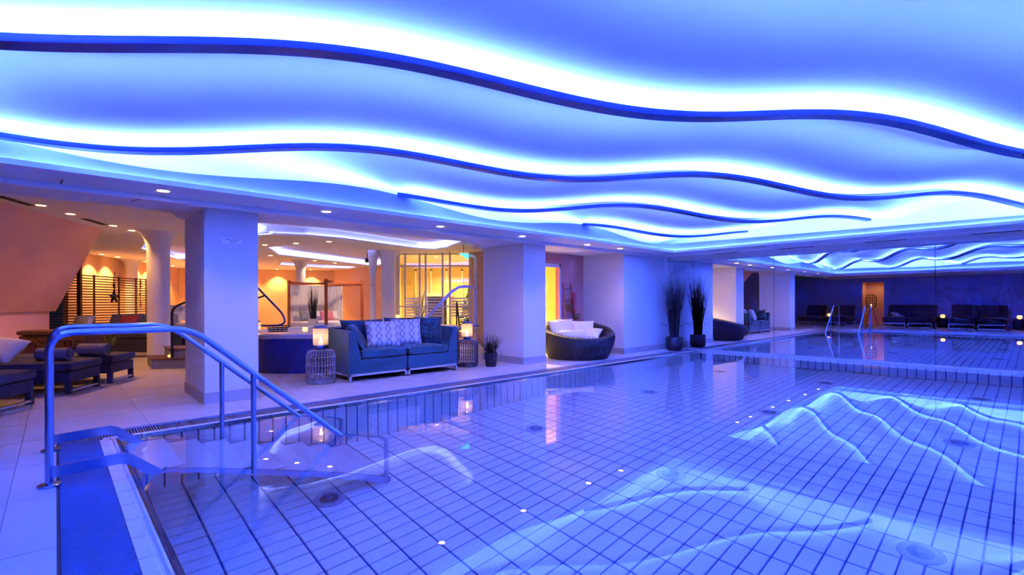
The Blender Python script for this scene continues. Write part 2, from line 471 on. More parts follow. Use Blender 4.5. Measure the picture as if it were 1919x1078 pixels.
# ---- coping tiles and overflow grates
cop_prof = [(0.0,-0.09),(0.0,0.0),(0.060,0.0),(0.068,-0.006),(0.080,-0.006),(0.092,0.004),(0.104,0.0),(0.110,-0.012),(0.106,-0.03),(0.09,-0.05),(0.09,-0.09)]
def extr(prof, L, name, m_):
    n = len(prof); vs = [(a,0,b) for a,b in prof]+[(a,L,b) for a,b in prof]
    mm = MB(); mm.add(vs,[tuple(range(n))[::1], tuple(range(2*n-1,n-1,-1))]+[(i,n+i,n+(i+1)%n,(i+1)%n) for i in range(n)])
    me = bpy.data.meshes.new(name); me.from_pydata(mm.v,[],mm.f); me.materials.append(MATS[m_]); return me
cop = extr(cop_prof, TU-0.006, 'coping_tile', 'coping_tile')
def coping(name, label):
    o = bpy.data.objects.new(name, None); COL.objects.link(o); return struct(o, label)
cs = coping('trim_1','pale coping tiles along the short end of the pool')
for j in range(int((PY1-PY0)/TU)):
    mesh_obj('coping_tile', cop, cs, (0.278, 5.648-TU*(j+1)+0.003, 0))
cop2 = extr([(a*0.62,b) for a,b in cop_prof], TU-0.006, 'coping_tile_slim', 'coping_tile')
cl = coping('trim_2','pale coping tiles along the sofa side of the pool')
for i in range(int((PX1-0.278)/TU)):
    o = mesh_obj('coping_tile', cop2, cl, (0.30, 5.710, 0)); o.rotation_euler = (0,0,radians(-90)); o.location.x = 0.30+TU*i+0.003
et = extr([(0.0,-0.05),(0.0,-0.004),(0.010,-0.004),(0.040,-0.034),(0.040,-0.05)], TU-0.004, 'edge_tile', 'edge_tile')
for j in range(int((PY1-PY0)/TU)): mesh_obj('edge_tile', et, cs, (0.387, 5.648-TU*(j+1)+0.003, 0))
for i in range(int((PX1-0.278)/TU)):
    o = mesh_obj('edge_tile', et, cl, (0.30+TU*i+0.003, 5.642, 0)); o.rotation_euler = (0,0,radians(-90))
# dark gutter channels under grates
m = MB()
m.box(0.0,0.278,PY0-0.4,5.75,-0.14,-0.10); m.box(0.0,0.012,PY0-0.4,6.02,-0.10,-0.004)
m.box(0.0,PX1,5.712,6.02,-0.14,-0.10); m.box(0.28,PX1,6.008,6.02,-0.10,-0.004)
struct(m.build('trim_3','slot_dark'), 'dark overflow gutter under the grating')
g = thing('overflow_grate','ribbed blue overflow grating along the short end of the pool beside the handrails','grate')
s = MB(); y = PY0-0.3; st = 0.0185
while y < 5.74:
    s.box(0.014,0.276,y,y+0.0095,-0.03,-0.002); y += st
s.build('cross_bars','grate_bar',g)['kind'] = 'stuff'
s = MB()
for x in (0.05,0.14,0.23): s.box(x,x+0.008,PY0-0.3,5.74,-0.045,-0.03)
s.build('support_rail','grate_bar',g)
g = thing('overflow_grate','slatted overflow grating along the deck in front of the blue sofa','grate')
s = MB(); x = 0.0; st = 0.0215
while x < PX1-0.02:
    s.box(x,x+0.0080,5.714,5.935,-0.03,-0.002); x += st
s.build('cross_bars','grate_pale',g)['kind'] = 'stuff'
MB().box(0.0,PX1,5.935,6.006,-0.02,-0.001).build('edge_strip','grate_bar',g)
s = MB()
for yy in (5.78,5.90): s.box(0.0,PX1,yy,yy+0.008,-0.045,-0.03)
s.build('support_rail','grate_bar',g)
# coping along the mirror
m = MB(); m.box(PX1-0.02,MX,-3.3,6.02,-0.10,0.0); m.tube([(PX1-0.005,-3.3,0.0),(PX1-0.005,6.02,0.0)],0.02,10)
struct(m.build('trim_4','coping_tile',smooth=True),'pale rounded kerb at the foot of the mirror wall')

# ---- mirror wall
m = MB(); m.box(MX+0.008,MX+0.15,-3.4,7.7,-0.2,2.8)
mw = struct(m.build('wall_mirror','mirror_back'),'mirrored end wall of the pool hall')
for a,b in ((6.45,4.004),(3.996,1.234),(1.226,-1.536),(-1.544,-3.3)):
    MB().box(MX,MX+0.006,b,a,0.002,2.245).build('mirror_panel','mirror',mw)
m = MB(); m.box(11.55,MX+0.1,-3.3,6.5,2.245,2.36)
struct(m.build('trim_5','plaster'),'shallow bulkhead above the mirror')

# ---- ceiling: corrugated white panels, height wave z(s)
PHI = radians(28); E1 = (cos(PHI),-sin(PHI)); N1 = (sin(PHI),cos(PHI))
def zr(s): return 2.589 + 0.0816*sin(2*pi*s/4.0+1.891)
def zxy(x,y): return zr(x*E1[0]+y*E1[1])
GAP, VAULT = 0.09, 0.24     # panels spring from the ribs and vault between them
def zc(x,y):
    n = x*N1[0]+y*N1[1]
    return zxy(x,y)+GAP+VAULT*sin(pi*(n-3.05)/1.85)**2
m = MB(); X0c,X1c,Y0c,Y1c = -1.2,11.0,-3.0,6.35; NX,NY = 150,116
vs = []; fs = []
for j in range(NY+1):
    for i in range(NX+1):
        x = X0c+(X1c-X0c)*i/NX; y = Y0c+(Y1c-Y0c)*j/NY; vs.append((x,y,zc(x,y)))
for j in range(NY):
    for i in range(NX):
        a = j*(NX+1)+i; fs.append((a,a+NX+1,a+NX+2,a+1))
m.add(vs,fs)
ceil = struct(m.build('ceiling','ceiling_white',smooth=True),'white wave ceiling lit blue from hidden strips')
m = MB(); m.box(-1.25,11.05,6.33,6.37,2.3,3.05); m.box(11.0,11.04,-3.0,6.35,2.3,2.95); m.box(-1.25,-1.2,-3.0,6.35,2.3,2.95); m.box(-1.25,11.05,-3.04,-3.0,2.3,2.95)
m.build('ceiling_upstand','ceiling_white',ceil)
# ribs hanging under the ceiling with LED strips on their backs
RB = {-3:'hidden',-2:'hidden'}
ordinal = {0:'broad curved ceiling rib sweeping across the top of the picture, nearest the camera',1:'second curved ceiling rib from the camera, crossing the whole ceiling',
           2:'third curved ceiling rib from the camera, starting at the wavy fascia above the sofa',3:'shortest curved ceiling rib, nearest the corner above the tall plant',
           -1:'curved ceiling rib overhead, seen only in the mirror, next to the nearest rib',-2:'curved ceiling rib over the far side of the pool, seen only in the mirror'}
Yf, Xf, Xb = 5.85, 10.6, -0.75
for i in range(-2,4):
    n = 3.05+1.85*i
    pts = []
    s = -6.0
    while s < 13:
        x = s*E1[0]+n*N1[0]; y = s*E1[1]+n*N1[1]
        if Xb < x < Xf+0.01 and -2.7 < y < Yf+0.01: pts.append((s,x,y))
        s += 0.025
    if len(pts) < 4: continue
    r = thing('ceiling_rib', ordinal[i], 'ceiling rib', (0,0,0), 0, 'wave ribs of the ceiling')
    prof = [(-0.054,0.002),(-0.050,-0.008),(0.050,-0.008),(0.054,0.002),(0.054,0.033),(0.051,0.033),(0.050,0.015),(-0.050,0.015),(-0.051,0.033),(-0.054,0.033)]
    b = MB(); K = len(prof); vs = []
    for s,x,y in pts:
        z = zr(s)
        for a,c in prof: vs.append((x+N1[0]*a, y+N1[1]*a, z+c))
    fs = []
    for q in range(len(pts)-1):
        for k in range(K): fs.append((q*K+k,q*K+(k+1)%K,(q+1)*K+(k+1)%K,(q+1)*K+k))
    fs += [tuple(range(K)), tuple((len(pts)-1)*K+k for k in range(K-1,-1,-1))]
    b.add(vs,fs).build('profile','rib_profile',r,True)
    l = MB()
    pp = pts[4:-4:10]
    for (s,x,y),(s2,x2,y2) in zip(pp,pp[1:]):
        z,z2 = zr(s)+0.0155, zr(s2)+0.0155
        for sg in (-1,1):
            a_,b_ = 0.014*sg, 0.003*sg
            l.quad((x+N1[0]*a_,y+N1[1]*a_,z),(x2+N1[0]*a_,y2+N1[1]*a_,z2),(x2+N1[0]*b_,y2+N1[1]*b_,z2+0.012),(x+N1[0]*b_,y+N1[1]*b_,z+0.012))
    l.build('light_strip','led_rib',r)

# ---- fascias (wavy top) and their LED strips
def fascia(name, pts, tops, thick, label):
    m = MB(); n = len(pts); vs = []
    for (x,y),z in zip(pts,tops): vs += [(x,y,2.40),(x,y,z),(x+thick[0],y+thick[1],z),(x+thick[0],y+thick[1],2.40)]
    fs = []
    for i in range(n-1):
        a = 4*i; b = 4*i+4
        fs += [(a,a+1,b+1,b),(a+1,a+2,b+2,b+1),(a+2,a+3,b+3,b+2),(a+3,a,b,b+3)]
    m.add(vs,fs); o = struct(m.build(name,'fascia_paint',smooth=True), label)
    return o
xs = [Xb+(Xf-Xb)*i/90 for i in range(91)]
f1 = fascia('trim_6',[(x,Yf) for x in xs],[zxy(x,Yf)+0.012 for x in xs],(0,0.02),'white fascia with wavy top edge above the sofa-side soffit')
ys = [-2.7+(Yf+2.7)*i/40 for i in range(41)]
def zm(y): return 2.480+0.015*y
f2 = fascia('trim_7',[(Xf,y) for y in ys],[zm(y) for y in ys],(0.02,0),'white fascia above the mirror-side soffit')
f3 = fascia('trim_8',[(Xb,y) for y in ys],[2.55+0.03*sin(y*1.6) for y in ys],(-0.02,0),'white fascia over the deck behind the camera')
f4 = fascia('trim_9',[(x,-2.7) for x in xs],[zxy(x,-2.7)+0.01 for x in xs],(0,-0.02),'white fascia on the far side of the pool hall')
def strip(par, pts, wx, wy, m_):
    l = MB()
    for (x,y,z),(x2,y2,z2) in zip(pts,pts[1:]): l.quad((x,y,z),(x2,y2,z2),(x2+wx,y2+wy,z2),(x+wx,y+wy,z))
    return l.build('light_strip',m_,par)
strip(f1,[(x,Yf+0.03,zxy(x,Yf)-0.02) for x in xs[::3]],0,0.05,'led_cove')
strip(f2,[(Xf+0.03,y,zm(y)-0.02) for y in ys[::3]],0.05,0,'led_cove')
strip(f3,[(Xb-0.03,y,2.50) for y in ys[::3]],-0.05,0,'led_cove')
strip(f4,[(x,-2.73,zxy(x,-2.7)-0.02) for x in xs[::3]],0,-0.05,'led_cove')
# strip on top of the soffit lip washing the fascia from below
lw = mat('led_wash',(0.5,0.6,1),0.5,emit=LED_BLUE,estr=95)
strip(f1,[(x,Yf-0.03,2.4015) for x in (Xb,2,4,6,8,Xf)],0,0.02,'led_wash')
strip(f2,[(Xf-0.03,y,2.4015) for y in (-2.7,0,3,Yf)],0.02,0,'led_wash')
strip(f3,[(Xb+0.03,y,2.4015) for y in (-2.7,0,3,Yf)],-0.02,0,'led_wash')

# ---- soffits (flat undersides at 2.35)
ZS = 2.352
inner = [(-7,7.28),(0.6,7.28),(1.05,7.42),(1.25,7.95),(1.9,7.95),(2.1,7.55),(2.45,7.34),(3.2,7.28),(4.6,7.28),(5.6,7.32),(6.1,7.55),(6.45,8.1),(7.2,8.1),(7.3,7.62),(MX+0.1,7.62)]
poly = [(MX+0.1,5.715),(-7,5.715)] + inner
m = MB(); m.prism(poly[::-1], ZS, 2.40)
sof = struct(m.build('ceiling_soffit','plaster'),'flat soffit over the sofa side of the pool')
# up-turn behind the soffit to the lounge ceiling
m = MB()
for a,b in zip(inner,inner[1:]): m.obox(a,b,0.03,2.37,2.95)
m.build('soffit_upstand','plaster',sof)
m = MB(); m.box(10.53,MX+0.1,-3.3,5.715,ZS,2.40)
s2 = struct(m.build('ceiling_soffit_mirror','plaster'),'flat soffit along the mirror wall')
m = MB(); m.box(-7,-0.65,-3.3,5.715,ZS,2.40)
struct(m.build('ceiling_soffit_back','plaster'),'flat soffit over the deck behind the camera')
m = MB(); m.box(-0.65,10.53,-3.3,-2.6,ZS,2.40)
struct(m.build('ceiling_soffit_side','plaster'),'flat soffit on the far side of the pool')
for y0,y1,k in ((5.10,4.56,'shortest, nearest the corner by the tall plant'),(3.67,3.06,'second from the corner by the tall plant'),(2.19,1.58,'third from the corner by the tall plant'),(0.71,0.12,'longest, at the right edge of the picture')):
    t = thing('air_slot','black linear air slot in mirror-side soffit, '+k,'vent',(11.3,(y0+y1)/2,ZS),0,'air slots above the mirror')
    L = abs(y0-y1)/2
    MB().box(-0.02,0.02,-L,L,-0.036,0.0).build('opening','slot_dark',t)
    q = MB(); q.box(-0.030,-0.02,-L-0.01,L+0.01,-0.006,0.0); q.box(0.02,0.030,-L-0.01,L+0.01,-0.006,0.0); q.build('lip','plaster',t)
q = MB(); q.box(11.47,11.478,-3.3,5.6,ZS-0.002,ZS+0.01); q.build('shadow_gap','slot_dark',s2)
for a,b in (((0.05,6.10),(0.02,6.6)),((0.62,6.9),(0.72,6.45))):
    q = MB(); q.obox(a,b,0.012,ZS-0.002,ZS+0.01); q.build('shadow_gap','slot_dark',sof)

# ---- recessed downlights
def spot_lamp(loc, power, col, size=100, blend=0.6, r=0.03, aim=None):
    l = bpy.data.lights.new('lamp','SPOT'); l.energy = power; l.color = col; l.spot_size = radians(size); l.spot_blend = blend; l.shadow_soft_size = r
    o = bpy.data.objects.new('lamp', l); COL.objects.link(o); o.location = loc
    if aim is not None:
        d = (Vector(aim)-Vector(loc)); o.rotation_euler = d.to_track_quat('-Z','Y').to_euler()
    return o
ring_me = disc_me = discw_me = None
def downlight(x,y,z,power,col,label,group,warm=False,size=100,R=0.055,aim=None):
    global ring_me, disc_me, discw_me
    t = thing('downlight',label,'light',(x,y,z),0,group)
    if ring_me is None:
        a = MB().lathe([(0.040,-0.001),(0.055,-0.004),(0.058,0.0)],20,cap=False).build('trim_ring','lamp_ring',t,True); ring_me = a.data
        b = MB().lathe([(0.042,-0.002),(0.0005,-0.003)],20,cap=False).build('lens','lamp_disc',t,True); disc_me = b.data
        discw_me = disc_me.copy(); discw_me.materials[0] = MATS['lamp_disc_warm']
        bpy.data.objects.remove(a); bpy.data.objects.remove(b)
    mesh_obj('trim_ring',ring_me,t); mesh_obj('lens',discw_me if warm else disc_me,t)
    if R != 0.055: t.scale = (R/0.055,R/0.055,1)
    l = spot_lamp((x,y,z-0.02),power,col,size,0.7,0.03,aim)
    l.parent = t; l.location = (0,0,-0.02)
    return t
names = ['nearest the left edge, over the first pillar','above the rattan table left of the sofa','above the right half of the sofa','over the second pillar','over the round daybed','last before the corner with the tall plant']
for (x,y),k in zip([(0.80,6.04),(2.48,6.05),(4.23,6.09),(5.91,6.05),(7.76,6.08),(8.84,6.05)],names):
    downlight(x,y,ZS,SPOT_SOF,WARMW,'round recessed soffit downlight '+k,'downlights in the pool soffit',R=0.07)

# ---- pillars and walls near the pool
def pillar(name,x0,x1,y0,y1,label):
    o = struct(MB().box(x0,x1,y0,y1,0,2.36).build(name,'plaster'),label)
    q = MB(); e = 0.012
    q.box(x0-e,x1+e,y0-e,y0,0,0.135); q.box(x0-e,x1+e,y1,y1+e,0,0.135); q.box(x0-e,x0,y0,y1,0,0.135); q.box(x1,x1+e,y0,y1,0,0.135)
    q.build('baseboard','skirting',o); return o
p1 = pillar('wall_pillar',1.295,1.885,6.755,7.94,'square white pillar with a depth notice')
p2 = pillar('wall_pillar',6.60,7.225,6.73,7.94,'square white pillar between sofa and daybed')
o = struct(MB().box(9.56,MX+0.1,6.45,7.7,0,2.36).build('wall_corner','plaster'),'white wall block in the corner by the mirror')
q = MB(); q.box(9.548,MX,6.438,6.45,0,0.135); q.box(9.548,9.56,6.438,7.62,0,0.135); q.build('baseboard','skirting',o)
# alcove wall with doorway
m = MB(); m.box(8.66,9.56,7.62,7.74,0,2.36); m.box(7.225,8.66,7.62,7.74,2.02,2.36); m.box(7.0,7.3,7.62,7.74,0,2.36)
al = struct(m.build('wall_alcove','alcove_wall'),'wall behind the round daybed with warm light in its rose colour')
q = MB(); q.box(8.64,8.70,7.60,7.62,0,2.10); q.box(7.25,8.70,7.60,7.62,2.02,2.10); q.build('door_casing','frame_white',al)
# lit room behind the doorway
m = MB()
rp = [(7.55,7.76),(9.3,9.4),(9.6,10.4),(12,10.4),(12,7.76)]
for a_,b_ in zip(rp,rp[1:]): m.obox(a_,b_,0.06,0,2.4)
m.prism([(7.3,7.74),(9.3,9.45),(9.6,10.45),(12,10.45),(12,7.74)],2.36,2.4)
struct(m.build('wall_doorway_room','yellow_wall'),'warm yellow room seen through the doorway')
t = thing('room_door','pale panelled door inside the yellow lit room','door',(10.35,10.34,0))
leaf = MB().box(0,0.8,-0.04,0,0,2.0).build('leaf','frame_white',t)
for a,b in ((0.12,0.9),(1.05,1.85)): MB().box(0.12,0.68,-0.05,-0.04,a,b).build('panel','frame_white',leaf)
MB().tube([(0.72,-0.04,1.0),(0.72,-0.09,1.0),(0.62,-0.09,1.0)],0.009,6).build('handle','steel',leaf)
downlight(9.25,8.7,2.355,1200,(1.0,0.70,0.28),'warm downlight in the yellow room behind the doorway','downlights of the lounge',True,130)
# outer walls that close the hall (behind the camera and at the side)
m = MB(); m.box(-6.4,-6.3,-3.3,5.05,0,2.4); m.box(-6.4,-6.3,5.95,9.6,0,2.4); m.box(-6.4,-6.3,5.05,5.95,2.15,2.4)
struct(m.build('wall_back','blue_light_wall'),'plain wall behind the camera, reflected in the mirror')
m = MB(); m.box(-7.6,-6.4,4.9,5.0,0,2.4); m.box(-7.6,-6.4,6.0,6.1,0,2.4); m.box(-7.7,-7.6,4.9,6.1,0,2.4); m.box(-7.7,-6.3,4.9,6.1,2.36,2.4); m.box(-7.7,-6.3,4.9,6.1,-0.1,0)
struct(m.build('wall_corridor','orange_wall'),'warm lit corridor reflected in the mirror')
downlight(-7.0,5.5,2.355,26,WARM,'warm downlight in the corridor reflected in the mirror','downlights of the lounge',True,140)
m = MB(); m.box(-7,12,-3.4,-3.3,-0.1,2.8)
struct(m.build('wall_side','plaster'),'plain side wall beyond the pool')

# ================================================================== LOUNGE BEHIND THE SOFFIT
ZC = 2.70
trays = [
 [(3.23,11.55),(3.42,11.2),(4.08,10.95),(4.89,10.96),(6.1,11.29),(7.28,11.56),(7.72,11.45),(7.73,10.82),(7.3,9.6),(6.9,8.6),(5.2,7.9),(3.4,7.9),(2.7,8.6),(2.75,10.4)],
 [(4.13,13.94),(5.02,15.85),(9.3,18.1),(8.9,15.4),(7.5,13.0),(6.6,12.5),(4.5,12.75)],
 [(5.95,18.5),(6.37,20.0),(8.4,20.6),(9.2,20.2),(9.1,19.0)],
 [(1.60,15.0),(1.70,16.6),(3.0,19.6),(3.45,19.2),(3.1,17.0),(2.4,15.0)],
]
outer = [(-3.3,7.28)] + [p for p in inner if -3.2 < p[0] < 7.25] + [(7.3,7.62),(12.2,7.62),(12.2,18.5),(9.4,22.2),(3.7,24.8),(-3.3,19)]
bm = bmesh.new(); eds = []
for lp in [outer]+trays:
    vv = [bm.verts.new((x,y,ZC)) for x,y in lp]
    eds += [bm.edges.new((vv[i],vv[(i+1)%len(vv)])) for i in range(len(vv))]
bmesh.ops.triangle_fill(bm, use_beauty=True, use_dissolve=False, edges=eds, normal=(0,0,-1))
me = bpy.data.meshes.new('ceiling_lounge'); bm.to_mesh(me); bm.free(); me.materials.append(MATS['ceiling_white'])
cl2 = struct(mesh_obj('ceiling_lounge', me), 'white lounge ceiling with glowing trays')
for k,lp in enumerate(trays):
    c = Vector((sum(p[0] for p in lp)/len(lp), sum(p[1] for p in lp)/len(lp)))
    q = MB(); n = len(lp)
    big = [tuple(c+(Vector(p)-c)*1.06) for p in lp]
    q.add([(x,y,ZC+0.18) for x,y in big],[tuple(range(n))])
    q.add([(x,y,ZC+0.03) for x,y in big]+[(x,y,ZC+0.18) for x,y in big],[(i,(i+1)%n,n+(i+1)%n,n+i) for i in range(n)])
    q.add([(x,y,ZC) for x,y in lp]+[(x,y,ZC+0.03) for x,y in lp],[(i,(i+1)%n,n+(i+1)%n,n+i) for i in range(n)])
    q.build('ceiling_tray','ceiling_white',cl2)
    l = MB(); a_ = [tuple(c+(Vector(p)-c)*1.012) for p in lp]; b_ = [tuple(c+(Vector(p)-c)*1.03) for p in lp]
    l.add([(x,y,ZC+0.04) for x,y in a_]+[(x,y,ZC+0.04) for x,y in b_],[(i,(i+1)%n,n+(i+1)%n,n+i) for i in range(n)])
    l.build('light_strip','led_tray',cl2)
# walls
def wall(name, segs, m_, label, th=0.12, z0=0, z1=2.75):
    q = MB()
    for a_,b_ in segs: q.obox(a_,b_,th,z0,z1)
    return struct(q.build(name,m_),label)
wall('wall_left',[((-6.4,9.6),(-3.2,9.6)),((-3.2,9.6),(-3.2,19))],'blue_light_wall','plain wall left of the loungers')
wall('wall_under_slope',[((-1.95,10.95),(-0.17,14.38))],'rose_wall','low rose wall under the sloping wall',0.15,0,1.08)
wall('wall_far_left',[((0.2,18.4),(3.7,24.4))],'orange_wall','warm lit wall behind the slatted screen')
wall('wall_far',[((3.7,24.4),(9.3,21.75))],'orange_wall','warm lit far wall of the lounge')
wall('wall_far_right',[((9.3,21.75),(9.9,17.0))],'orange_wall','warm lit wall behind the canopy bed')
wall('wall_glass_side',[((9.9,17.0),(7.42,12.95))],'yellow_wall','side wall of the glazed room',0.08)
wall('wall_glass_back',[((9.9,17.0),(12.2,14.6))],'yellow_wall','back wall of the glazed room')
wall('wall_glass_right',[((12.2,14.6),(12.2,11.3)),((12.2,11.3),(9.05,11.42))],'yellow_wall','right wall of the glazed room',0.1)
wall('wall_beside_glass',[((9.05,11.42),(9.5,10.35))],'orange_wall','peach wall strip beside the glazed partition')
# sloping wall (underside of a stair flight)
A,B,Cc,Dd = Vector((-1.1,9.26,ZC)),Vector((0.68,12.69,ZC)),Vector((0.0,14.4,1.06)),Vector((-1.78,10.97,1.06))
nrm = (B-A).cross(Dd-A).normalized(); off = nrm*0.16
if off.x > 0: off = -off
m = MB(); P = [A,B,Cc,Dd]+[p+off for p in (A,B,Cc,Dd)]
m.add(P,[(0,1,2,3),(7,6,5,4),(0,4,5,1),(1,5,6,2),(2,6,7,3),(3,7,4,0)])
struct(m.build('wall_slope','rose_wall'),'rose sloping wall above the loungers')
# round columns
def column(x,y,z0,r,label,flare=True):
    prof = [(r,z0)]
    if flare: prof += [(r,ZC-0.42)]+[(r+0.20*(1-cos(k/6*pi/2)),ZC-0.42+0.42*sin(k/6*pi/2)) for k in range(1,7)]
    else: prof += [(r,ZC)]
    return struct(MB().lathe(prof,32,(x,y)).build('column','plaster',None,True),label)
column(1.56,12.42,0.0,0.20,'round white column beside the steps')
column(1.85,20.6,0,0.17,'round white column behind the slatted screen')
column(6.24,17.44,0,0.15,'slim round white column beside the canopy bed')
column(6.95,12.6,0,0.20,'round white column beside the glazed partition')
for (x,y),k in zip([(-0.16,10.22),(0.18,10.87),(0.80,11.96),(1.13,12.49)],('first from the left edge','second from the left edge','third from the left edge','nearest the round column by the steps')):
    downlight(x,y,ZC-0.002,SPOT_IN,WARM,'warm ceiling downlight beside the sloping wall, '+k,'downlights of the lounge',True,110,0.075)
for (x,y),k in zip([(3.89,13.36),(4.36,12.5),(4.84,11.66),(4.88,16.2),(6.6,17.1),(7.55,17.65)],('first of the row nearest the whirlpool','second of the row nearest the whirlpool','third of the row nearest the whirlpool','left of the tall planter','left of the canopy bed','over the canopy bed')):
    downlight(x,y,ZC-0.002,SPOT_IN*0.8,WARMW,'ceiling downlight around the blue tray, '+k,'downlights of the lounge',True,110,0.075)
fl = Vector((4.2,7.2)).normalized(); nl = Vector((fl.y,-fl.x))
for k,t in enumerate((0.28,0.38,0.47,0.60,0.68,0.84)):
    p = Vector((-0.5,17.2))+Vector((4.2,7.2))*t+nl*0.38
    downlight(p.x,p.y,ZC-0.002,SPOT_WASH,WARM,'warm wall-washing downlight behind the slatted screen, %s from the sloping wall'%('first','second','third','fourth','fifth','sixth')[k],'wall washers of the lounge',True,78,0.08)
for k,t in enumerate((0.42,0.62,0.84)):
    p = Vector((3.7,24.4))+Vector((5.6,-2.65))*t+Vector((-0.43,-0.9))*0.38
    downlight(p.x,p.y,ZC-0.002,SPOT_WASH,WARM,'warm wall-washing downlight on the far wall, %s'%('left of the slim column','behind the slim column','above the canopy bed')[k],'wall washers of the lounge',True,78,0.08)
for (x,y),k in zip([(9.0,13.2),(10.2,12.6),(10.4,14.6)],('near the partition','beside the lit tree','at the back')):
    downlight(x,y,ZC-0.002,300,(1.0,0.58,0.19),'warm downlight in the glazed room, '+k,'downlights of the glazed room',True,140,0.07)
for (x,y,rz),k in zip([(-0.42,10.0,1.1),(0.52,11.6,1.1)],('by the left edge','by the round column')):
    t = thing('air_grille','slim dark ceiling air grille beside the sloping wall, '+k,'vent',(x,y,ZC),rz,'ceiling grilles of the lounge')
    MB().box(-0.35,0.35,-0.06,0.06,-0.006,0.0).build('frame','grey_cloth',t)
    for j in range(3): MB().box(-0.33,0.33,-0.045+j*0.033,-0.025+j*0.033,-0.012,-0.006).build('louver','slot_dark',t)

# ---- whirlpool
tubp = catmull([(2.52,9.35),(2.95,8.62),(3.75,8.22),(5.0,8.16),(6.2,8.4),(6.85,9.2),(6.8,10.4),(5.9,11.2),(4.3,11.4),(2.9,10.7)],6)
cen = Vector((4.7,9.8))
def ins(f): return [tuple(cen+(Vector(p)-cen)*f) for p in tubp]
wp = thing('whirlpool','raised whirlpool with deep blue wall and pale rim behind the sofa','whirlpool',(0,0,0))
m = MB(); n = len(tubp); a_ = ins(0.985); m.add([(x,y,0) for x,y in a_]+[(x,y,0.60) for x,y in a_],[(i,(i+1)%n,n+(i+1)%n,n+i) for i in range(n)]); m.build('wall','tub_blue',wp,True)
m = MB(); rings = [(0.985,0.59),(1.012,0.60),(1.015,0.655),(1.0,0.675),(0.93,0.675),(0.90,0.66),(0.88,0.60),(0.86,0.3),(0.80,0.05)]
vs = []; fs = []
for f,z in rings: vs += [(x,y,z) for x,y in ins(f)]
for k in range(len(rings)-1):
    for i in range(n): fs.append((k*n+i,k*n+(i+1)%n,(k+1)*n+(i+1)%n,(k+1)*n+i))
m.add(vs,fs).build('rim','tub_rim',wp,True)
m = MB(); b_ = ins(0.895); m.add([(x,y,0.64) for x,y in b_],[tuple(range(n))]); m.build('bath_water','tub_rim',wp)
m = MB(); b_ = ins(0.80); m.add([(x,y,0.05) for x,y in b_],[tuple(range(n))]); m.build('basin_floor','tub_blue',wp)
# water chute (broad stainless waterfall spout)
sp = thing('water_chute','broad curved stainless water chute rising behind the sofa','spout',(0,0,0))
path = [Vector(p) for p in [(7.02,8.74,0.60),(7.02,8.74,1.46),(6.98,8.76,1.55),(6.86,8.83,1.575),(6.70,8.93,1.56),(6.56,9.03,1.45),(6.28,9.22,1.10),(6.0,9.42,0.74)]]
pp = []
for i in range(len(path)-1):
    for k in range(4): pp.append(path[i].lerp(path[i+1],k/4))
pp.append(path[-1])
m = MB(); wd = [0.05+0.11*min(1,i/len(pp)*1.4) for i in range(len(pp))]; sd = Vector((0.52,0.85,0)); vs = []; fs = []
for i,p in enumerate(pp):
    t = (pp[min(i+1,len(pp)-1)]-pp[max(i-1,0)]).normalized(); nn = t.cross(sd).normalized()*0.03
    vs += [p-sd*wd[i]/2-nn,p+sd*wd[i]/2-nn,p+sd*wd[i]/2+nn,p-sd*wd[i]/2+nn]
for i in range(len(pp)-1):
    for k in range(4): fs.append((4*i+k,4*i+(k+1)%4,4*i+4+(k+1)%4,4*i+4+k))
fs += [(0,1,2,3),(4*len(pp)-1,4*len(pp)-2,4*len(pp)-3,4*len(pp)-4)]
m.add(vs,fs).build('chute','frame_alu',sp)
MB().lathe([(0.10,0.66),(0.10,0.69),(0.05,0.70)],20,(7.02,8.74)).build('foot_plate','steel',sp,True)
# handrails around the whirlpool
t = thing('handrail','dark handrail sloping up behind the right end of the sofa','handrail')
MB().tube(fillet([(6.55,8.72,0.68),(6.92,9.30,1.22),(7.0,9.42,1.22),(7.0,9.42,0.0)],0.08),0.018,8).build('rail','iron_dark',t,True)
MB().lathe([(0.05,0.0),(0.05,0.012),(0.02,0.014)],14,(7.0,9.42)).build('foot_plate','iron_dark',t)
t = thing('handrail','dark looped handrail on the whirlpool rim beside the first pillar','handrail')
MB().tube(fillet([(2.35,9.90,1.95),(3.02,9.36,1.02),(3.06,9.32,0.86),(2.98,9.40,0.80),(2.55,9.75,0.80),(2.55,9.75,0.68)],0.09),0.019,8).build('rail','tub_blue',t,True)
MB().tube([(2.78,9.555,1.35),(2.3,9.95,1.12),(2.3,9.95,0.68)],0.017,8).build('brace','iron_dark',t,True)
MB().lathe([(0.045,0.67),(0.045,0.685),(0.02,0.69)],14,(2.55,9.75)).build('foot_plate','iron_dark',t)

# ---- steps beside the round column
st = thing('step_block','two dark tiled steps with a small step light beside the round column','steps')
d1 = Vector((0.87,-0.49)); b1 = Vector((0.05,1.2))
def quadp(o,l,dp): o = Vector(o); return [tuple(o),tuple(o+d1*l),tuple(o+d1*l+b1*dp),tuple(o+b1*dp)]
MB().prism(quadp((1.29,11.14),1.4,0.75),0,0.165).build('lower_step','grey_cloth',st)
MB().prism(quadp(Vector((1.28,11.13)),1.41,0.76),0.165,0.185).build('tread','wood_dark',st)
MB().prism(quadp(Vector((1.29,11.14))+d1*0.30,1.1,0.75),0.185,0.345).build('upper_step','grey_cloth',st)
MB().prism(quadp(Vector((1.28,11.13))+d1*0.29,1.11,0.76),0.345,0.365).build('tread','wood_dark',st)
p = Vector((1.29,11.14))+d1*0.28-Vector((0,0.02)); MB().lathe([(0.001,0.21),(0.014,0.215),(0.02,0.235),(0.014,0.255),(0.001,0.26)],10,(p.x,p.y)).build('step_light','amber_glow',st)
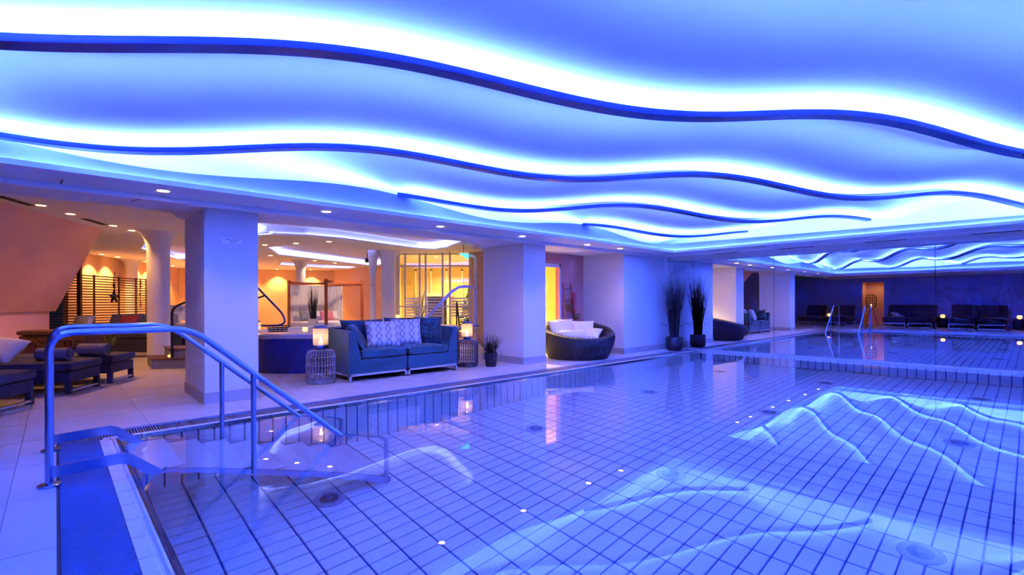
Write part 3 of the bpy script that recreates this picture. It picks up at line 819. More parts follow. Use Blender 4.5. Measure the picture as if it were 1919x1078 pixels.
t = thing('handrail','dark handrail climbing from the steps behind the first pillar','handrail')
q = Vector((1.29,11.14))+d1*0.33
MB().tube(fillet([(q.x,q.y-0.03,0.20),(q.x,q.y-0.03,1.13),(q.x+0.9,q.y-0.48,1.62),(2.3,9.97,1.62)],0.12),0.022,8).build('rail','iron_dark',t,True)
MB().lathe([(0.045,0.365),(0.045,0.375),(0.022,0.38)],12,(q.x,q.y-0.03)).build('foot_plate','iron_dark',t)

# ---- slatted wooden screen with star
A,B = Vector((0.46,17.30)),Vector((2.15,19.5)); L = (B-A).length; rz = math.atan2(B.y-A.y,B.x-A.x)
t = thing('slatted_screen','dark wooden slatted privacy screen with hanging star','screen',(A.x,A.y,0),rz)
sl = None
for k in range(24):
    z = 0.30+k*0.0725
    if sl is None: o = MB().box(0.03,L,-0.012,0.012,0,0.032).build('slat','wood_dark',t); sl = o.data
    else: o = mesh_obj('slat',sl,t)
    o.location = (0,0,z)
MB().box(-0.04,0.04,-0.04,0.04,0,2.25).build('post','wood_dark',t)
for f in (0.2,0.55,0.82,1.0): MB().box(L*f-0.02,L*f+0.02,0.012,0.045,0,2.02).build('post','wood_dark',t)
# second panel left of the post (runs behind the sloping wall)
t = thing('slatted_screen','dark wooden slatted screen half hidden by the sloping wall','screen',(A.x,A.y,0),rz+radians(120))
for k in range(24):
    mesh_obj('slat',sl,t,(0,0,0.30+k*0.0725)).scale = (0.35,1,1)
MB().box(L*0.35-0.03,L*0.35+0.03,-0.03,0.03,0,2.1).build('post','wood_dark',t)
s0 = A.lerp(B,0.42)+Vector((0.06,-0.09))
t = thing('hanging_star','dark star ornament with twigs hung on the slatted screen','ornament',(s0.x,s0.y,1.42),rz)
pts = [((0.20 if k%2==0 else 0.085)*sin(k*pi/5),(0.20 if k%2==0 else 0.085)*cos(k*pi/5)) for k in range(10)]
m = MB(); m.add([(x,-0.02,z) for x,z in pts]+[(x,0.02,z) for x,z in pts]+[(0,-0.05,0),(0,0.05,0)],[(i,(i+1)%10,20) for i in range(10)]+[((i+1)%10+10,i+10,21) for i in range(10)]+[(i,i+10,(i+1)%10+10,(i+1)%10) for i in range(10)])
m.build('star','iron_dark',t)
MB().tube([(0,0,0.18),(-0.02,0,0.42),(0.03,0,0.72)],0.008,6).build('cord','iron_dark',t)
m = MB()
for k in range(9): m.tube([(0.02,0,0.2),(0.02+random.uniform(-.1,.1),random.uniform(-.03,.03),0.45+random.uniform(-.1,.12))],[0.012,0.003],5)
m.build('twigs','iron_dark',t)['kind'] = 'stuff'
s1 = A.lerp(B,0.83)+Vector((0.06,-0.09))
t = thing('hanging_garland','reddish dried garland hung on the right end of the slatted screen','garland',(s1.x,s1.y,1.0),rz)
m = MB()
for k in range(60):
    z = random.uniform(0.1,0.95); a_ = random.uniform(0,6.28); r = random.uniform(.02,.1)
    m.tube([(0,0,z),(r*cos(a_),r*0.3*sin(a_)-0.02,z+random.uniform(-.03,.09))],[0.014,0.004],4)
m.build('twigs','wood_red',t)['kind'] = 'stuff'
MB().tube([(0,0,0.05),(0,0,1.05)],0.008,6).build('cord','wood_dark',t)

# ---- dark lounge group in front of the screen
t = thing('lounge_bench','long dark lounge bench in front of the slatted screen','lounge',(0.45,14.72,0),math.atan2(-1.07,1.14))
MB().rbox(0,1.62,0,0.95,0.10,0.42,0.03).build('base','lounger_body',t,True)
MB().rbox(0,1.62,-0.02,0.95,0.42,0.54,0.05).build('mattress','dark_upholstery',t,True)
for k in range(4):
    q = MB().rbox(0,0.38,-0.05,0.05,0,0.46,0.03).build('back_panel','grey_cloth',t,True,(0.03+k*0.40,0.62,0.53),(radians(-22),0,0))
MB().box(0,1.62,-0.02,0.02,0.04,0.08).build('frame_bar','frame_alu',t)
for x in (0.05,0.8,1.55): MB().box(x-0.02,x+0.02,0,0.04,0,0.10).build('leg','frame_alu',t)
def cushion(name,label,m_,w_,h_,t_,loc,rot,cat='cushion',group=None):
    o = MB().pillow(w_,h_,t_).build(name,m_,None,True,loc,rot); return tag(o,label,cat,group)
cushion('cushion','red cushion leaning on the dark lounge bench','red_cloth',0.42,0.36,0.14,(1.22,14.35,0.78),(radians(65),0,math.atan2(-1.07,1.14)))
cushion('cushion','pale cushion at the left end of the dark lounge bench','white_cloth',0.44,0.36,0.16,(0.46,15.05,0.78),(radians(65),0,math.atan2(-1.07,1.14)))
# pale bench behind the steps with pillows
t = thing('day_bench','pale cushioned bench behind the round column and pillar','bench',(1.95,14.9,0),radians(-43))
MB().rbox(0,1.5,0,0.8,0.05,0.58,0.03).build('base','lounger_body',t,True)
MB().rbox(0,1.5,0,0.8,0.58,0.72,0.05).build('mattress','white_cloth',t,True)
cushion('cushion','cream pillow lying on the pale bench behind the column','white_cloth',0.5,0.4,0.18,(2.22,15.05,0.86),(radians(30),0,radians(-43)),group=None)
cushion('cushion','large cream pillow upright at the back of the pale bench','white_cloth',0.6,0.45,0.18,(2.3,15.3,0.98),(radians(62),0,radians(-43)))

# ---- wicker chests
def chest(label,x,y,rz,w_,d_,h_):
    t = thing('wicker_chest',label,'chest',(x,y,0),rz,'wicker chests by the loungers')
    bd = MB().rbox(0,w_,0,d_,0.0,h_-0.09,0.03).build('body','wicker_brown',t,True)
    for k in range(6): MB().rbox(-0.008,w_+0.008,-0.008,0.01,0.04+k*(h_-0.15)/6,0.04+(k+0.75)*(h_-0.15)/6,0.008).build('woven_band','wicker_brown',bd,True)
    lid = MB().rbox(-0.02,w_+0.02,-0.02,d_+0.02,h_-0.09,h_,0.035).build('lid','wicker_brown',t,True)
    MB().tube(arc((w_/2,h_-0.26),0.085,0,2*pi,18,'xz',-0.03),0.02,8).build('ring_handle','wicker_brown',t,True)
    MB().lathe([(0.001,h_-0.36),(0.05,h_-0.33),(0.05,h_-0.2),(0.001,h_-0.17)],10,(w_/2,-0.01)).build('clasp','wood_dark',lid,True)
chest('brown wicker chest with ring handle behind the lounger pillow',-0.48,11.84,radians(-40),0.56,0.42,0.76)
chest('brown wicker chest partly hidden behind the near handrail',-0.02,11.45,radians(-40),0.50,0.42,0.785)
def blades(mm,n,h,spread,r0,width,lean=0.4,seg=4,zb=0.0):
    for k in range(n):
        a = random.uniform(0,2*pi); r = r0*math.sqrt(random.random()); hh = h*random.uniform(0.55,1.0); sp_ = spread*random.uniform(0.1,1.0)
        x0,y0 = r*cos(a),r*sin(a); a2 = a+random.uniform(-.5,.5); tw = random.uniform(0,pi)
        vs = []
        for i in range(seg+1):
            f = i/seg; dx = sp_*(f**1.7); z = zb+hh*(f-lean*0.25*f*f*(sp_/max(spread,1e-3)))
            ww = width*(1-f)**0.7/2+0.0005
            x = x0+cos(a2)*dx; y = y0+sin(a2)*dx
            vs += [(x-cos(tw)*ww,y-sin(tw)*ww,z),(x+cos(tw)*ww,y+sin(tw)*ww,z)]
        mm.add(vs,[(2*i,2*i+1,2*i+3,2*i+2) for i in range(seg)])
    return mm
t = thing('potted_plant','small olive-leaved plant in a dark pot behind the rolled towels','plant',(0.72,12.35,0))
MB().lathe([(0.12,0.0),(0.16,0.30),(0.165,0.33),(0.14,0.33),(0.13,0.28),(0.001,0.28)],20).build('pot','black_pot',t,True)
blades(MB(),45,0.45,0.32,0.06,0.035,zb=0.28).build('foliage','leaf_olive',t)['kind'] = 'stuff'
# ---- loungers on the left
def lounger(label,fx,fy,ang,L=1.95,W=0.74,group='flat loungers on the deck'):
    t = thing('lounger',label,'lounger',(fx,fy,0),ang,group)
    # local: x from foot (0) to head (L), y across
    MB().rbox(0.0,L,-W/2,W/2,0.30,0.43,0.045,0.008).build('mattress','dark_upholstery',t,True)
    MB().rbox(0.03,L-0.03,-W/2+0.02,W/2-0.02,0.15,0.30,0.015).build('body','lounger_body',t,True)
    for x in (0.06,L-0.06):
        for y in (-W/2+0.05,W/2-0.05): MB().box(x-0.03,x+0.03,y-0.03,y+0.03,0.0,0.16).build('leg','lounger_body',t)
    MB().box(0.03,0.06,-W/2+0.05,W/2-0.05,0.03,0.055).build('stretcher','frame_alu',t)
    return t
HA = math.atan2(0.49,-0.87)
lounger('dark lounger nearest the camera at the left edge, with white pillow',-0.34,7.96,HA)
lounger('dark lounger in the middle of three, with a rolled towel',0.33,9.10,HA)
lounger('dark lounger furthest from the camera of three, behind the near handrail',0.80,9.84,HA,1.95,0.70)
cushion('pillow','crumpled white pillow on the dark lounger at the left edge','white_cloth',0.62,0.46,0.22,(-0.62,9.62,0.58),(radians(38),radians(6),radians(-35)),'pillow')
def towel(label,x,y,rz,m_):
    t = thing('rolled_towel',label,'towel',(x,y,0.435),rz,'rolled towels on the loungers')
    MB().tube([(-0.20,0,0.085),(-0.19,0,0.085),(0.19,0,0.085),(0.20,0,0.085)],[0.07,0.085,0.085,0.07],20).build('roll','grey_cloth',t,True)
    sp_ = []
    for k in range(40):
        a_ = k*0.45; r = 0.078-0.0017*k; sp_.append((0.2,r*cos(a_),0.085+r*sin(a_)))
    MB().tube(sp_,0.006,5).build('spiral_edge','cushion_blue',t,True)
towel('rolled grey towel on the middle lounger, beside the handrail post',-0.02,9.22,radians(-36),'grey_cloth')
towel('rolled grey towel on the furthest lounger, near the steps',0.42,9.75,radians(-36),'grey_cloth')

# ---- canopy bed
N0 = Vector((6.07,14.86)); rzb = math.atan2(0.47,1.40)
t = thing('canopy_bed','four-poster canopy bed with red-brown frame and white cloth','bed',(N0.x,N0.y,0),rzb)
W_,L_ = 1.48,1.72
for x in (0,W_):
    for y in (0,L_): MB().box(x-0.035,x+0.035,y-0.035,y+0.035,0,1.95).build('post','wood_red',t)
for y in (0,L_): MB().box(-0.05,W_+0.05,y-0.025,y+0.025,1.85,1.91).build('top_rail','wood_red',t)
for x in (0,W_): MB().box(x-0.025,x+0.025,-0.05,L_+0.05,1.79,1.85).build('top_rail','wood_red',t)
MB().rbox(0.02,W_-0.02,0.02,L_-0.02,0.08,0.42,0.03).build('base','white_cloth',t,True)
MB().rbox(0.0,W_,0.0,L_,0.42,0.62,0.06,0.01).build('mattress','white_cloth',t,True)
def drape(par,a,b,z0,z1,name='curtain',amp=0.03,wv=9):
    m = MB(); vs = []; fs = []; a,b = Vector(a),Vector(b); d = (b-a); nn = Vector((-d.y,d.x)).normalized(); K = 40
    for i in range(K+1):
        p = a+d*i/K+nn*amp*sin(i/K*wv*2*pi)
        vs += [(p.x,p.y,z0),(p.x,p.y,z1)]
    for i in range(K): fs.append((2*i,2*i+2,2*i+3,2*i+1))
    return m.add(vs,fs).build(name,'curtain_white',par,True)
drape(t,(0.04,L_),(W_-0.04,L_),0.62,1.82); drape(t,(W_,0.9),(W_,L_-0.05),0.62,1.82)
drape(t,(0.0,L_-0.5),(0.0,L_-0.06),1.45,1.82)
Rb = lambda x,y: N0+Vector((x*cos(rzb)-y*sin(rzb),x*sin(rzb)+y*cos(rzb)))
for (x,y,m_,lab,w_) in ((0.35,1.35,'grey_cloth','dark grey cushion at the left of the canopy bed',0.42),(0.72,1.42,'white_cloth','wide white pillow at the back of the canopy bed',0.55),(0.85,0.95,'pink_cloth','pink cushion in the middle of the canopy bed',0.45),(1.22,1.2,'white_cloth','white pillow at the right of the canopy bed',0.55)):
    p = Rb(x,y); cushion('cushion',lab,m_,w_,0.34,0.15,(p.x,p.y,0.80),(radians(62),0,rzb-radians(20)))
# tall grass in white planter, beside the bed
t = thing('potted_grass','tall dark grass in a high white planter beside the canopy bed','plant',(5.56,14.55,0))
MB().lathe([(0.11,0.0),(0.145,0.72),(0.15,0.75),(0.125,0.75),(0.12,0.70),(0.001,0.70)],24).build('planter','white_pot',t,True)
blades(MB(),90,1.15,0.16,0.08,0.016,zb=0.70).build('foliage','grass_dark',t)['kind'] = 'stuff'
# gathered white curtain beside the column
t = thing('gathered_curtain','gathered white curtain hanging beside the round column','curtain',(6.55,12.75,0))
prof = [(0.10,0.02),(0.085,0.6),(0.075,1.55),(0.06,1.72),(0.085,1.95),(0.12,2.4),(0.16,ZC-0.01)]
MB().lathe(prof,18).build('cloth','curtain_white',t,True)
MB().lathe([(0.068,1.69),(0.07,1.72),(0.068,1.75)],18).build('tie_band','frame_white',t,True)
# low table objects on the whirlpool rim
def lantern(label,loc,s=1.0,flame_power=3.0,group='candle lanterns'):
    t = thing('candle_lantern',label,'lantern',loc,0,group); t.scale = (s,s,s)
    MB().lathe([(0.085,0.0),(0.088,0.012),(0.06,0.03),(0.06,0.045),(0.105,0.055),(0.105,0.065),(0.001,0.065)],24).build('base','steel',t,True)
    MB().lathe([(0.105,0.06),(0.108,0.09),(0.108,0.30),(0.098,0.32)],28,cap=False).build('glass','lantern_glass',t,True)
    MB().lathe([(0.098,0.315),(0.102,0.33),(0.085,0.355),(0.07,0.36),(0.068,0.345)],24,cap=False).build('top_ring','steel',t,True)
    MB().tube([(0.09*cos(a_),0.0,0.35+0.05*sin(a_)) for a_ in [pi*k/12 for k in range(13)]],0.005,6).build('handle','steel',t,True)
    MB().lathe([(0.035,0.066),(0.035,0.12),(0.03,0.125),(0.001,0.122)],16).build('candle','candle_wax',t,True)
    MB().lathe([(0.001,0.126),(0.010,0.14),(0.012,0.15),(0.006,0.172),(0.001,0.19)],10).build('flame','flame',t,True)
    l = bpy.data.lights.new('candle_light','POINT'); l.energy = flame_power; l.color = (1,0.5,0.18); l.shadow_soft_size = 0.02
    o = bpy.data.objects.new('candle_light',l); COL.objects.link(o); o.parent = t; o.location = (0,0,0.20)
    return t
lantern('small candle lantern on the whirlpool rim at the edge of the first pillar',(2.66,9.62,0.676),0.6,1.0)
t = thing('wire_basket','dark open basket on the whirlpool rim under the looped handrail','basket',(3.0,9.55,0.676))
for k in range(4): MB().tube([((0.16+0.008*k)*cos(a_),(0.12+0.006*k)*sin(a_),0.01+0.035*k) for a_ in [2*pi*j/20 for j in range(20)]],0.008,5,closed=True).build('hoop','iron_dark',t)
m = MB()
for j in range(14): a_ = 2*pi*j/14; m.tube([(0.16*cos(a_),0.12*sin(a_),0.005),(0.184*cos(a_),0.138*sin(a_),0.12)],0.006,5)
m.build('wires','iron_dark',t)['kind'] = 'stuff'
def tealight(label,loc):
    t = thing('tealight_glass',label,'candle',loc,0,'amber tealights')
    MB().lathe([(0.03,0.0),(0.045,0.02),(0.045,0.06),(0.04,0.075)],16,cap=False).build('glass','amber_glow',t,True)
    MB().lathe([(0.001,0.002),(0.028,0.004),(0.028,0.02),(0.001,0.021)],12).build('candle','candle_wax',t,True)
    return t
tealight('amber tealight beside the looped handrail on the whirlpool rim',(3.42,9.35,0.676))
tealight('amber tealight on a post stand behind the sofa',(6.9,12.0,0.78)).scale = (1.2,1.2,1.2)
t = thing('candle_stand','slim dark stand carrying an amber tealight','stand',(6.9,12.0,0))
MB().lathe([(0.10,0),(0.10,0.015),(0.012,0.03),(0.012,0.76),(0.06,0.77),(0.06,0.78)],16).build('stem','iron_dark',t,True)
MB().lathe([(0.06,0.772),(0.062,0.779)],16,cap=False).build('tray_rim','iron_dark',t)

# ---- glazed partition
G0,G1 = Vector((7.45,12.88)),Vector((9.0,11.45)); Lg = (G1-G0).length; rg = math.atan2(G1.y-G0.y,G1.x-G0.x)
t = thing('window_1','','partition',(G0.x,G0.y,0),rg); del t['category']; struct(t,'white framed glazed partition to a warm lit room')
xsg = [0.0,0.19,0.62,0.80,1.30,1.52,Lg]
for x in xsg: MB().box(x-0.025,x+0.025,-0.03,0.03,0.30,ZC).build('mullion','frame_white',t)
for z in (0.32,1.10,2.30,ZC-0.04): MB().box(0,Lg,-0.022,0.022,z-0.02,z+0.02).build('transom','frame_white',t)
for a_,b_ in zip(xsg,xsg[1:]):
    for z0,z1 in ((0.34,1.08),(1.12,2.28),(2.32,ZC-0.06)): MB().box(a_+0.025,b_-0.025,-0.003,0.003,z0,z1).build('pane','clear_glass',t)
    if b_-a_ > 0.3:
        for k in range(7): MB().box(a_+0.03,b_-0.03,-0.006,-0.004,0.80+k*0.085,0.845+k*0.085).build('frosted_stripe','paper_white',t)
MB().box(-0.2,Lg+0.2,-0.35,0.10,0,0.15).build('plinth','orange_wall',t); MB().box(-0.2,Lg+0.2,-0.06,0.06,0.15,0.30).build('plinth','orange_wall',t)
# lit tree, mantel, plant inside the glazed room
t = thing('lit_tree','conifer wrapped in fairy lights inside the glazed room','tree',(10.2,12.75,0))
MB().lathe([(0.05,0.0),(0.04,2.1)],10).build('trunk','wood_dark',t)
m = MB()
for k in range(420):
    z = random.uniform(0.35,2.2); R = 0.62*(2.3-z)/2.0+0.05; a_ = random.uniform(0,6.28)
    m.tube([(0.03*cos(a_),0.03*sin(a_),z),(R*cos(a_),R*sin(a_),z-0.12)],[0.03,0.012],4)
m.build('branches','pine',t)['kind'] = 'stuff'
m = MB()
for k in range(90):
    z = random.uniform(0.3,2.2); R = 0.62*(2.3-z)/2.0+0.06; a_ = random.uniform(0,6.28); x,y = R*cos(a_),R*sin(a_); e = 0.011; zz = z-0.1
    m.add([(x+e,y,zz),(x-e,y,zz),(x,y+e,zz),(x,y-e,zz),(x,y,zz+e),(x,y,zz-e)],[(0,2,4),(2,1,4),(1,3,4),(3,0,4),(2,0,5),(1,2,5),(3,1,5),(0,3,5)])
m.build('fairy_lights','fairy_light',t)['kind'] = 'stuff'
t = thing('fireplace','pale fireplace surround with dark opening inside the glazed room','fireplace',(10.45,16.2,0),math.atan2(-2.4,2.3))
for x in (0,0.95): MB().box(x,x+0.18,-0.25,0,0,1.45).build('jamb','frame_white',t)
MB().box(-0.06,1.19,-0.3,0,1.45,1.6).build('mantel','frame_white',t); MB().box(0.18,0.95,-0.06,-0.02,0,1.45).build('firebox','slot_dark',t)
for k in range(5):
    tt = thing('light_tube','vertical glowing strip on the back wall of the glazed room, %s from the fireplace'%('first','second','third','fourth','fifth')[k],'light',(10.25+0.42*k+0.0,16.45-0.44*k,1.2),0,'glowing strips in the glazed room')
    MB().box(-0.02,0.02,-0.02,0.02,0,1.25).build('tube','fairy_light' if False else 'candle_wax',tt); MB().box(-0.03,0.03,-0.03,0.03,1.25,1.30).build('cap','iron_dark',tt)
t = thing('potted_plant','arching potted plant inside the glazed room near the partition','plant',(8.6,13.6,0))
MB().lathe([(0.15,0.0),(0.2,0.4),(0.18,0.42),(0.001,0.38)],18).build('pot','white_pot',t,True)
blades(MB(),60,1.4,0.5,0.06,0.04,zb=0.38).build('foliage','leaf_olive',t)['kind'] = 'stuff'
# pipe column and exit light beside the partition
t = thing('wall_pipe','pale upright pipe bent at the top beside the second pillar','pipe',(7.95,9.85,0))
MB().tube(fillet([(0,0,0.0),(0,0,2.42),(-0.25,0.22,2.42)],0.12),0.045,12).build('pipe','curtain_white',t,True)
for z in (0.6,1.9): MB().lathe([(0.05,z),(0.054,z+0.02),(0.05,z+0.04)],14,cap=False).build('clamp','frame_alu',t)
t = thing('exit_light','small teal glowing emergency light hanging near the second pillar','light',(7.50,9.98,2.30))
MB().add([(0,0,0.16),(0.17,-0.16,0.16),(0.17,-0.16,0.0),(0.0,0.0,0.16),(0.02,0.02,0.16),(0.19,-0.14,0.16),(0.19,-0.14,0.0)],[(0,1,2),(4,6,5),(0,4,5,1),(1,5,6,2),(2,6,4,0)]).build('panel','exit_teal',t)
MB().tube([(0.09,-0.07,0.16),(0.09,-0.07,0.40)],0.008,6).build('hanger','iron_dark',t)
# projector-like spotlight under the tray
t = thing('ceiling_spotlight','small round spotlight fixed under the blue ceiling tray','light',(7.0,14.0,2.44))
MB().lathe([(0.001,0),(0.06,0.01),(0.065,0.12),(0.03,0.15),(0.001,0.15)],16).build('housing','iron_dark',t,True)
MB().lathe([(0.058,-0.002),(0.001,-0.006)],16,cap=False).build('lens','lamp_disc',t)
MB().tube([(0,0,0.14),(0,0,0.44)],0.012,6).build('stem','iron_dark',t)
l = spot_lamp((7.0,14.0,2.42),170,WARMW,70,0.6,0.03,(6.85,16.2,0.9)); l.parent = t; l.location = (0,0,-0.02)

# ================================================================== POOLSIDE OBJECTS
# ---- notice on the first pillar
t = thing('depth_notice','small white paper notice reading Wassertiefe 1,29 m on the first pillar','sign',(1.59,6.753,1.973))
MB().box(-0.108,0.108,-0.003,0.0,-0.034,0.034).build('sheet','paper_white',t)
for tx,z in (('Wassertiefe',0.009),('1,29 m',-0.024)):
    c = bpy.data.curves.new('lettering','FONT'); c.body = tx; c.size = 0.029; c.align_x = 'CENTER'; c.extrude = 0.0004
    o = bpy.data.objects.new('lettering',c); COL.objects.link(o); o.parent = t; o.location = (0,-0.0038,z); o.rotation_euler = (radians(90),0,0); c.materials.append(MATS['ink'])
    bpy.context.view_layer.update(); me = bpy.data.meshes.new_from_object(o); bpy.data.objects.remove(o); me.materials.clear(); me.materials.append(MATS['ink'])
    mesh_obj('lettering',me,t,(0,-0.0038,z),(radians(90),0,0))

# ---- handrails and pool stairs
def pool_rail(Y,label):
    t = thing('pool_handrail',label,'handrail',(0,0,0),0,'pool stair handrails')
    path = fillet([(-0.035,Y,0.0),(-0.035,Y,1.012),(0.76,Y,1.012),(2.417,Y,-0.452),(2.417,Y,FZ+0.02)],0.14,8)
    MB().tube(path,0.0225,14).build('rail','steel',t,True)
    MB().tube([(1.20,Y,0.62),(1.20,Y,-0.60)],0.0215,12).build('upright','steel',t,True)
    MB().lathe([(0.062,0.0),(0.062,0.014),(0.05,0.02),(0.024,0.022)],24,(-0.035,Y)).build('foot_plate','steel',t,True)
    m = MB(); prof = [(-0.02,0.135),(0.34,0.150),(0.40,0.125),(0.58,-0.035),(0.60,-0.11),(0.56,-0.115),(0.385,0.05),(0.33,0.075),(-0.02,0.06)]
    yy = Y-0.03
    m.add([(x,yy-0.006,z) for x,z in prof]+[(x,yy+0.006,z) for x,z in prof],[(0,1,7,8),(1,2,6,7),(2,3,5,6),(3,4,5),(17,16,10,9),(16,15,11,10),(15,14,12,11),(14,13,12)]+[(i,i+9,(i+1)%9+9,(i+1)%9) for i in range(9)])
    m.build('edge_bracket','steel',t)
    m = MB(); m.add([(x,y,z) for y in (Y-0.012,Y+0.012) for x,z in ((0.53,-0.06),(0.60,-0.02),(2.46,-1.53),(2.46,-1.63),(2.40,-1.63))],[(0,1,2,3,4),(9,8,7,6,5)]+[(i,i+5,(i+1)%5+5,(i+1)%5) for i in range(5)])
    m.build('stringer','steel',t)
    return t
pool_rail(4.44,'curved stainless handrail of the pool stairs, nearer the camera')
pool_rail(5.50,'curved stainless handrail of the pool stairs, nearer the pillar')
t = thing('pool_stair','submerged pale pool stair treads between the two handrails','stairs')
tr = None
for k in range(8):
    x = 0.44+0.247*k; z = -0.045-0.2*k
    if tr is None: o = MB().rbox(0,0.285,0,1.0,-0.035,0,0.008).build('tread','tread',t); tr = o.data
    else: o = mesh_obj('tread',tr,t)
    o.location = (x,4.465,z)

# ---- sofa
def sofa_section(label,x0,x1,side):
    t = thing('sofa_section',label,'sofa',((x0+x1)/2,7.05,0),0,'blue outdoor sofa')
    W = (x1-x0)/2; D = 0.95
    fr = MB(); 
    MB().box(-W,W,0,0.035,0.085,0.118).build('front_rail','frame_alu',t); MB().box(-W,W,D-0.035,D,0.085,0.118).build('rear_rail','frame_alu',t)
    for x in (-W,W-0.035): MB().box(x,x+0.035,0,D,0.085,0.118).build('side_rail','frame_alu',t); MB().box(x,x+0.035,0,D,0.0,0.02).build('floor_rail','frame_alu',t)
    for x in (-W,W-0.035):
        for y in (0,D-0.035): MB().box(x,x+0.035,y,y+0.035,0.0,0.09).build('leg','frame_alu',t)
    MB().rbox(-W,W,0.0,D,0.118,0.335,0.012).build('base','sofa_blue',t,True)
    ax0,ax1 = ((-W,-W+0.20) if side < 0 else (W-0.20,W))
    sx0,sx1 = ((-W+0.20,W-0.005) if side < 0 else (-W+0.005,W-0.20))
    # tapered arm panel
    ti = 0.09
    top = (ax0,ax0+ti) if side < 0 else (ax1-ti,ax1)
    m = MB(); z0,z1 = 0.33,0.775
    m.add([(ax0,0,z0),(ax1,0,z0),(ax1,D,z0),(ax0,D,z0),(top[0],0.0,z1),(top[1],0.0,z1),(top[1],D,z1+0.02),(top[0],D,z1+0.02)],[(0,3,2,1),(4,5,6,7),(0,1,5,4),(1,2,6,5),(2,3,7,6),(3,0,4,7)])
    o = m.build('arm','sofa_blue',t); bv = o.modifiers.new('b','BEVEL'); bv.width = 0.012; bv.segments = 2
    m = MB(); m.add([(-W,D-0.24,z0),(W,D-0.24,z0),(W,D,z0),(-W,D,z0),(-W,D-0.11,0.80),(W,D-0.11,0.80),(W,D,0.80),(-W,D,0.80)],[(0,3,2,1),(4,5,6,7),(0,1,5,4),(1,2,6,5),(2,3,7,6),(3,0,4,7)])
    o = m.build('backrest','sofa_blue',t); bv = o.modifiers.new('b','BEVEL'); bv.width = 0.012; bv.segments = 2
    MB().rbox(sx0,sx1,-0.01,D-0.22,0.335,0.475,0.035,0.012).build('seat_cushion','sofa_blue',t,True)
    return t
sofa_section('left half of the blue fabric sofa beside the pale rattan table',3.23,4.225,-1)
sofa_section('right half of the blue fabric sofa beside the dark rattan table',4.245,5.25,1)
cushion('cushion','long blue back cushion at the left end of the sofa','cushion_blue',0.80,0.48,0.20,(3.80,7.72,0.70),(radians(70),0,radians(4)))
cushion('cushion','blue cushion tilted against the left sofa arm','cushion_blue',0.62,0.46,0.17,(3.52,7.42,0.66),(radians(58),radians(0),radians(62)))
cushion('cushion','blue back cushion behind the patterned cushions on the sofa','cushion_blue',0.80,0.48,0.20,(4.62,7.74,0.72),(radians(70),0,radians(-3)))
cushion('cushion','blue cushion leaning at the right end of the sofa','cushion_blue',0.50,0.50,0.17,(4.93,7.50,0.71),(radians(70),0,radians(-28)))
cushion('cushion','pale cushion with trellis pattern, left of the pair on the sofa','ogee_cloth',0.56,0.46,0.16,(3.98,7.42,0.69),(radians(68),0,radians(-14)))
cushion('cushion','pale cushion with trellis pattern, right of the pair on the sofa','ogee_cloth',0.52,0.48,0.16,(4.48,7.50,0.70),(radians(70),0,radians(-22)))

# ---- rattan drum tables
def drum(label,x,y,m_,r=0.205,h=0.50):
    t = thing('rattan_table',label,'side table',(x,y,0),0,'rattan drum tables')
    prof = [(r*0.93,0.0),(r,0.06),(r,h-0.12),(r*0.97,h-0.06),(r*0.85,h-0.015),(r*0.6,h),(0.02,h)]
    m = MB()
    for k in range(30):
        a_ = 2*pi*k/30; m.tube([(q*cos(a_),q*sin(a_),z) for q,z in prof],0.0065,5)
    m.build('canes',m_,t,True)['kind'] = 'stuff'
    for z in (0.02,0.15,0.28,0.40): 
        rr = r*0.94 if z < 0.05 else r
        MB().tube([((rr+0.004)*cos(2*pi*k/36),(rr+0.004)*sin(2*pi*k/36),z) for k in range(36)],0.0065,6,closed=True).build('hoop',m_,t,True)
    MB().lathe([(0.001,h-0.004),(r*0.55,h-0.004),(r*0.55,h+0.008),(0.001,h+0.008)],28).build('top','rattan_dark',t,True)
    MB().lathe([(r*0.88,0.004),(r*0.88,0.05)],28,cap=False).build('base_band',m_,t,True)
drum('pale grey rattan drum table left of the sofa',2.93,7.38,'rattan_grey')
drum('darker rattan drum table right of the sofa',5.68,7.32,'rattan_dark')
lantern('glass candle lantern on the pale rattan table left of the sofa',(2.93,7.38,0.508),1.0,2.6)
lantern('glass candle lantern on the dark rattan table right of the sofa',(5.68,7.32,0.508),0.95,2.6)
# ---- grass pot by second pillar
t = thing('potted_grass','bushy dark grass in a black pot at the foot of the second pillar','plant',(5.98,6.98,0))
MB().lathe([(0.095,0.0),(0.125,0.24),(0.13,0.26),(0.11,0.26),(0.105,0.22),(0.001,0.22)],24).build('pot','black_pot',t,True)
blades(MB(),150,0.46,0.26,0.09,0.010,zb=0.20).build('foliage','grass_dark',t)['kind'] = 'stuff'
m = MB()
for a_,b_ in (((0.0,-0.1,0.3),(0.16,-0.16,0.16)),((-0.02,-0.1,0.32),(-0.06,-0.17,0.12)),((0.03,-0.1,0.34),(0.13,-0.2,0.2))): m.tube([a_,((a_[0]+b_[0])/2,(a_[1]+b_[1])/2,max(a_[2],b_[2])+0.02),b_],0.003,4)
m.build('dry_stem','rattan_grey',t)['kind'] = 'stuff'
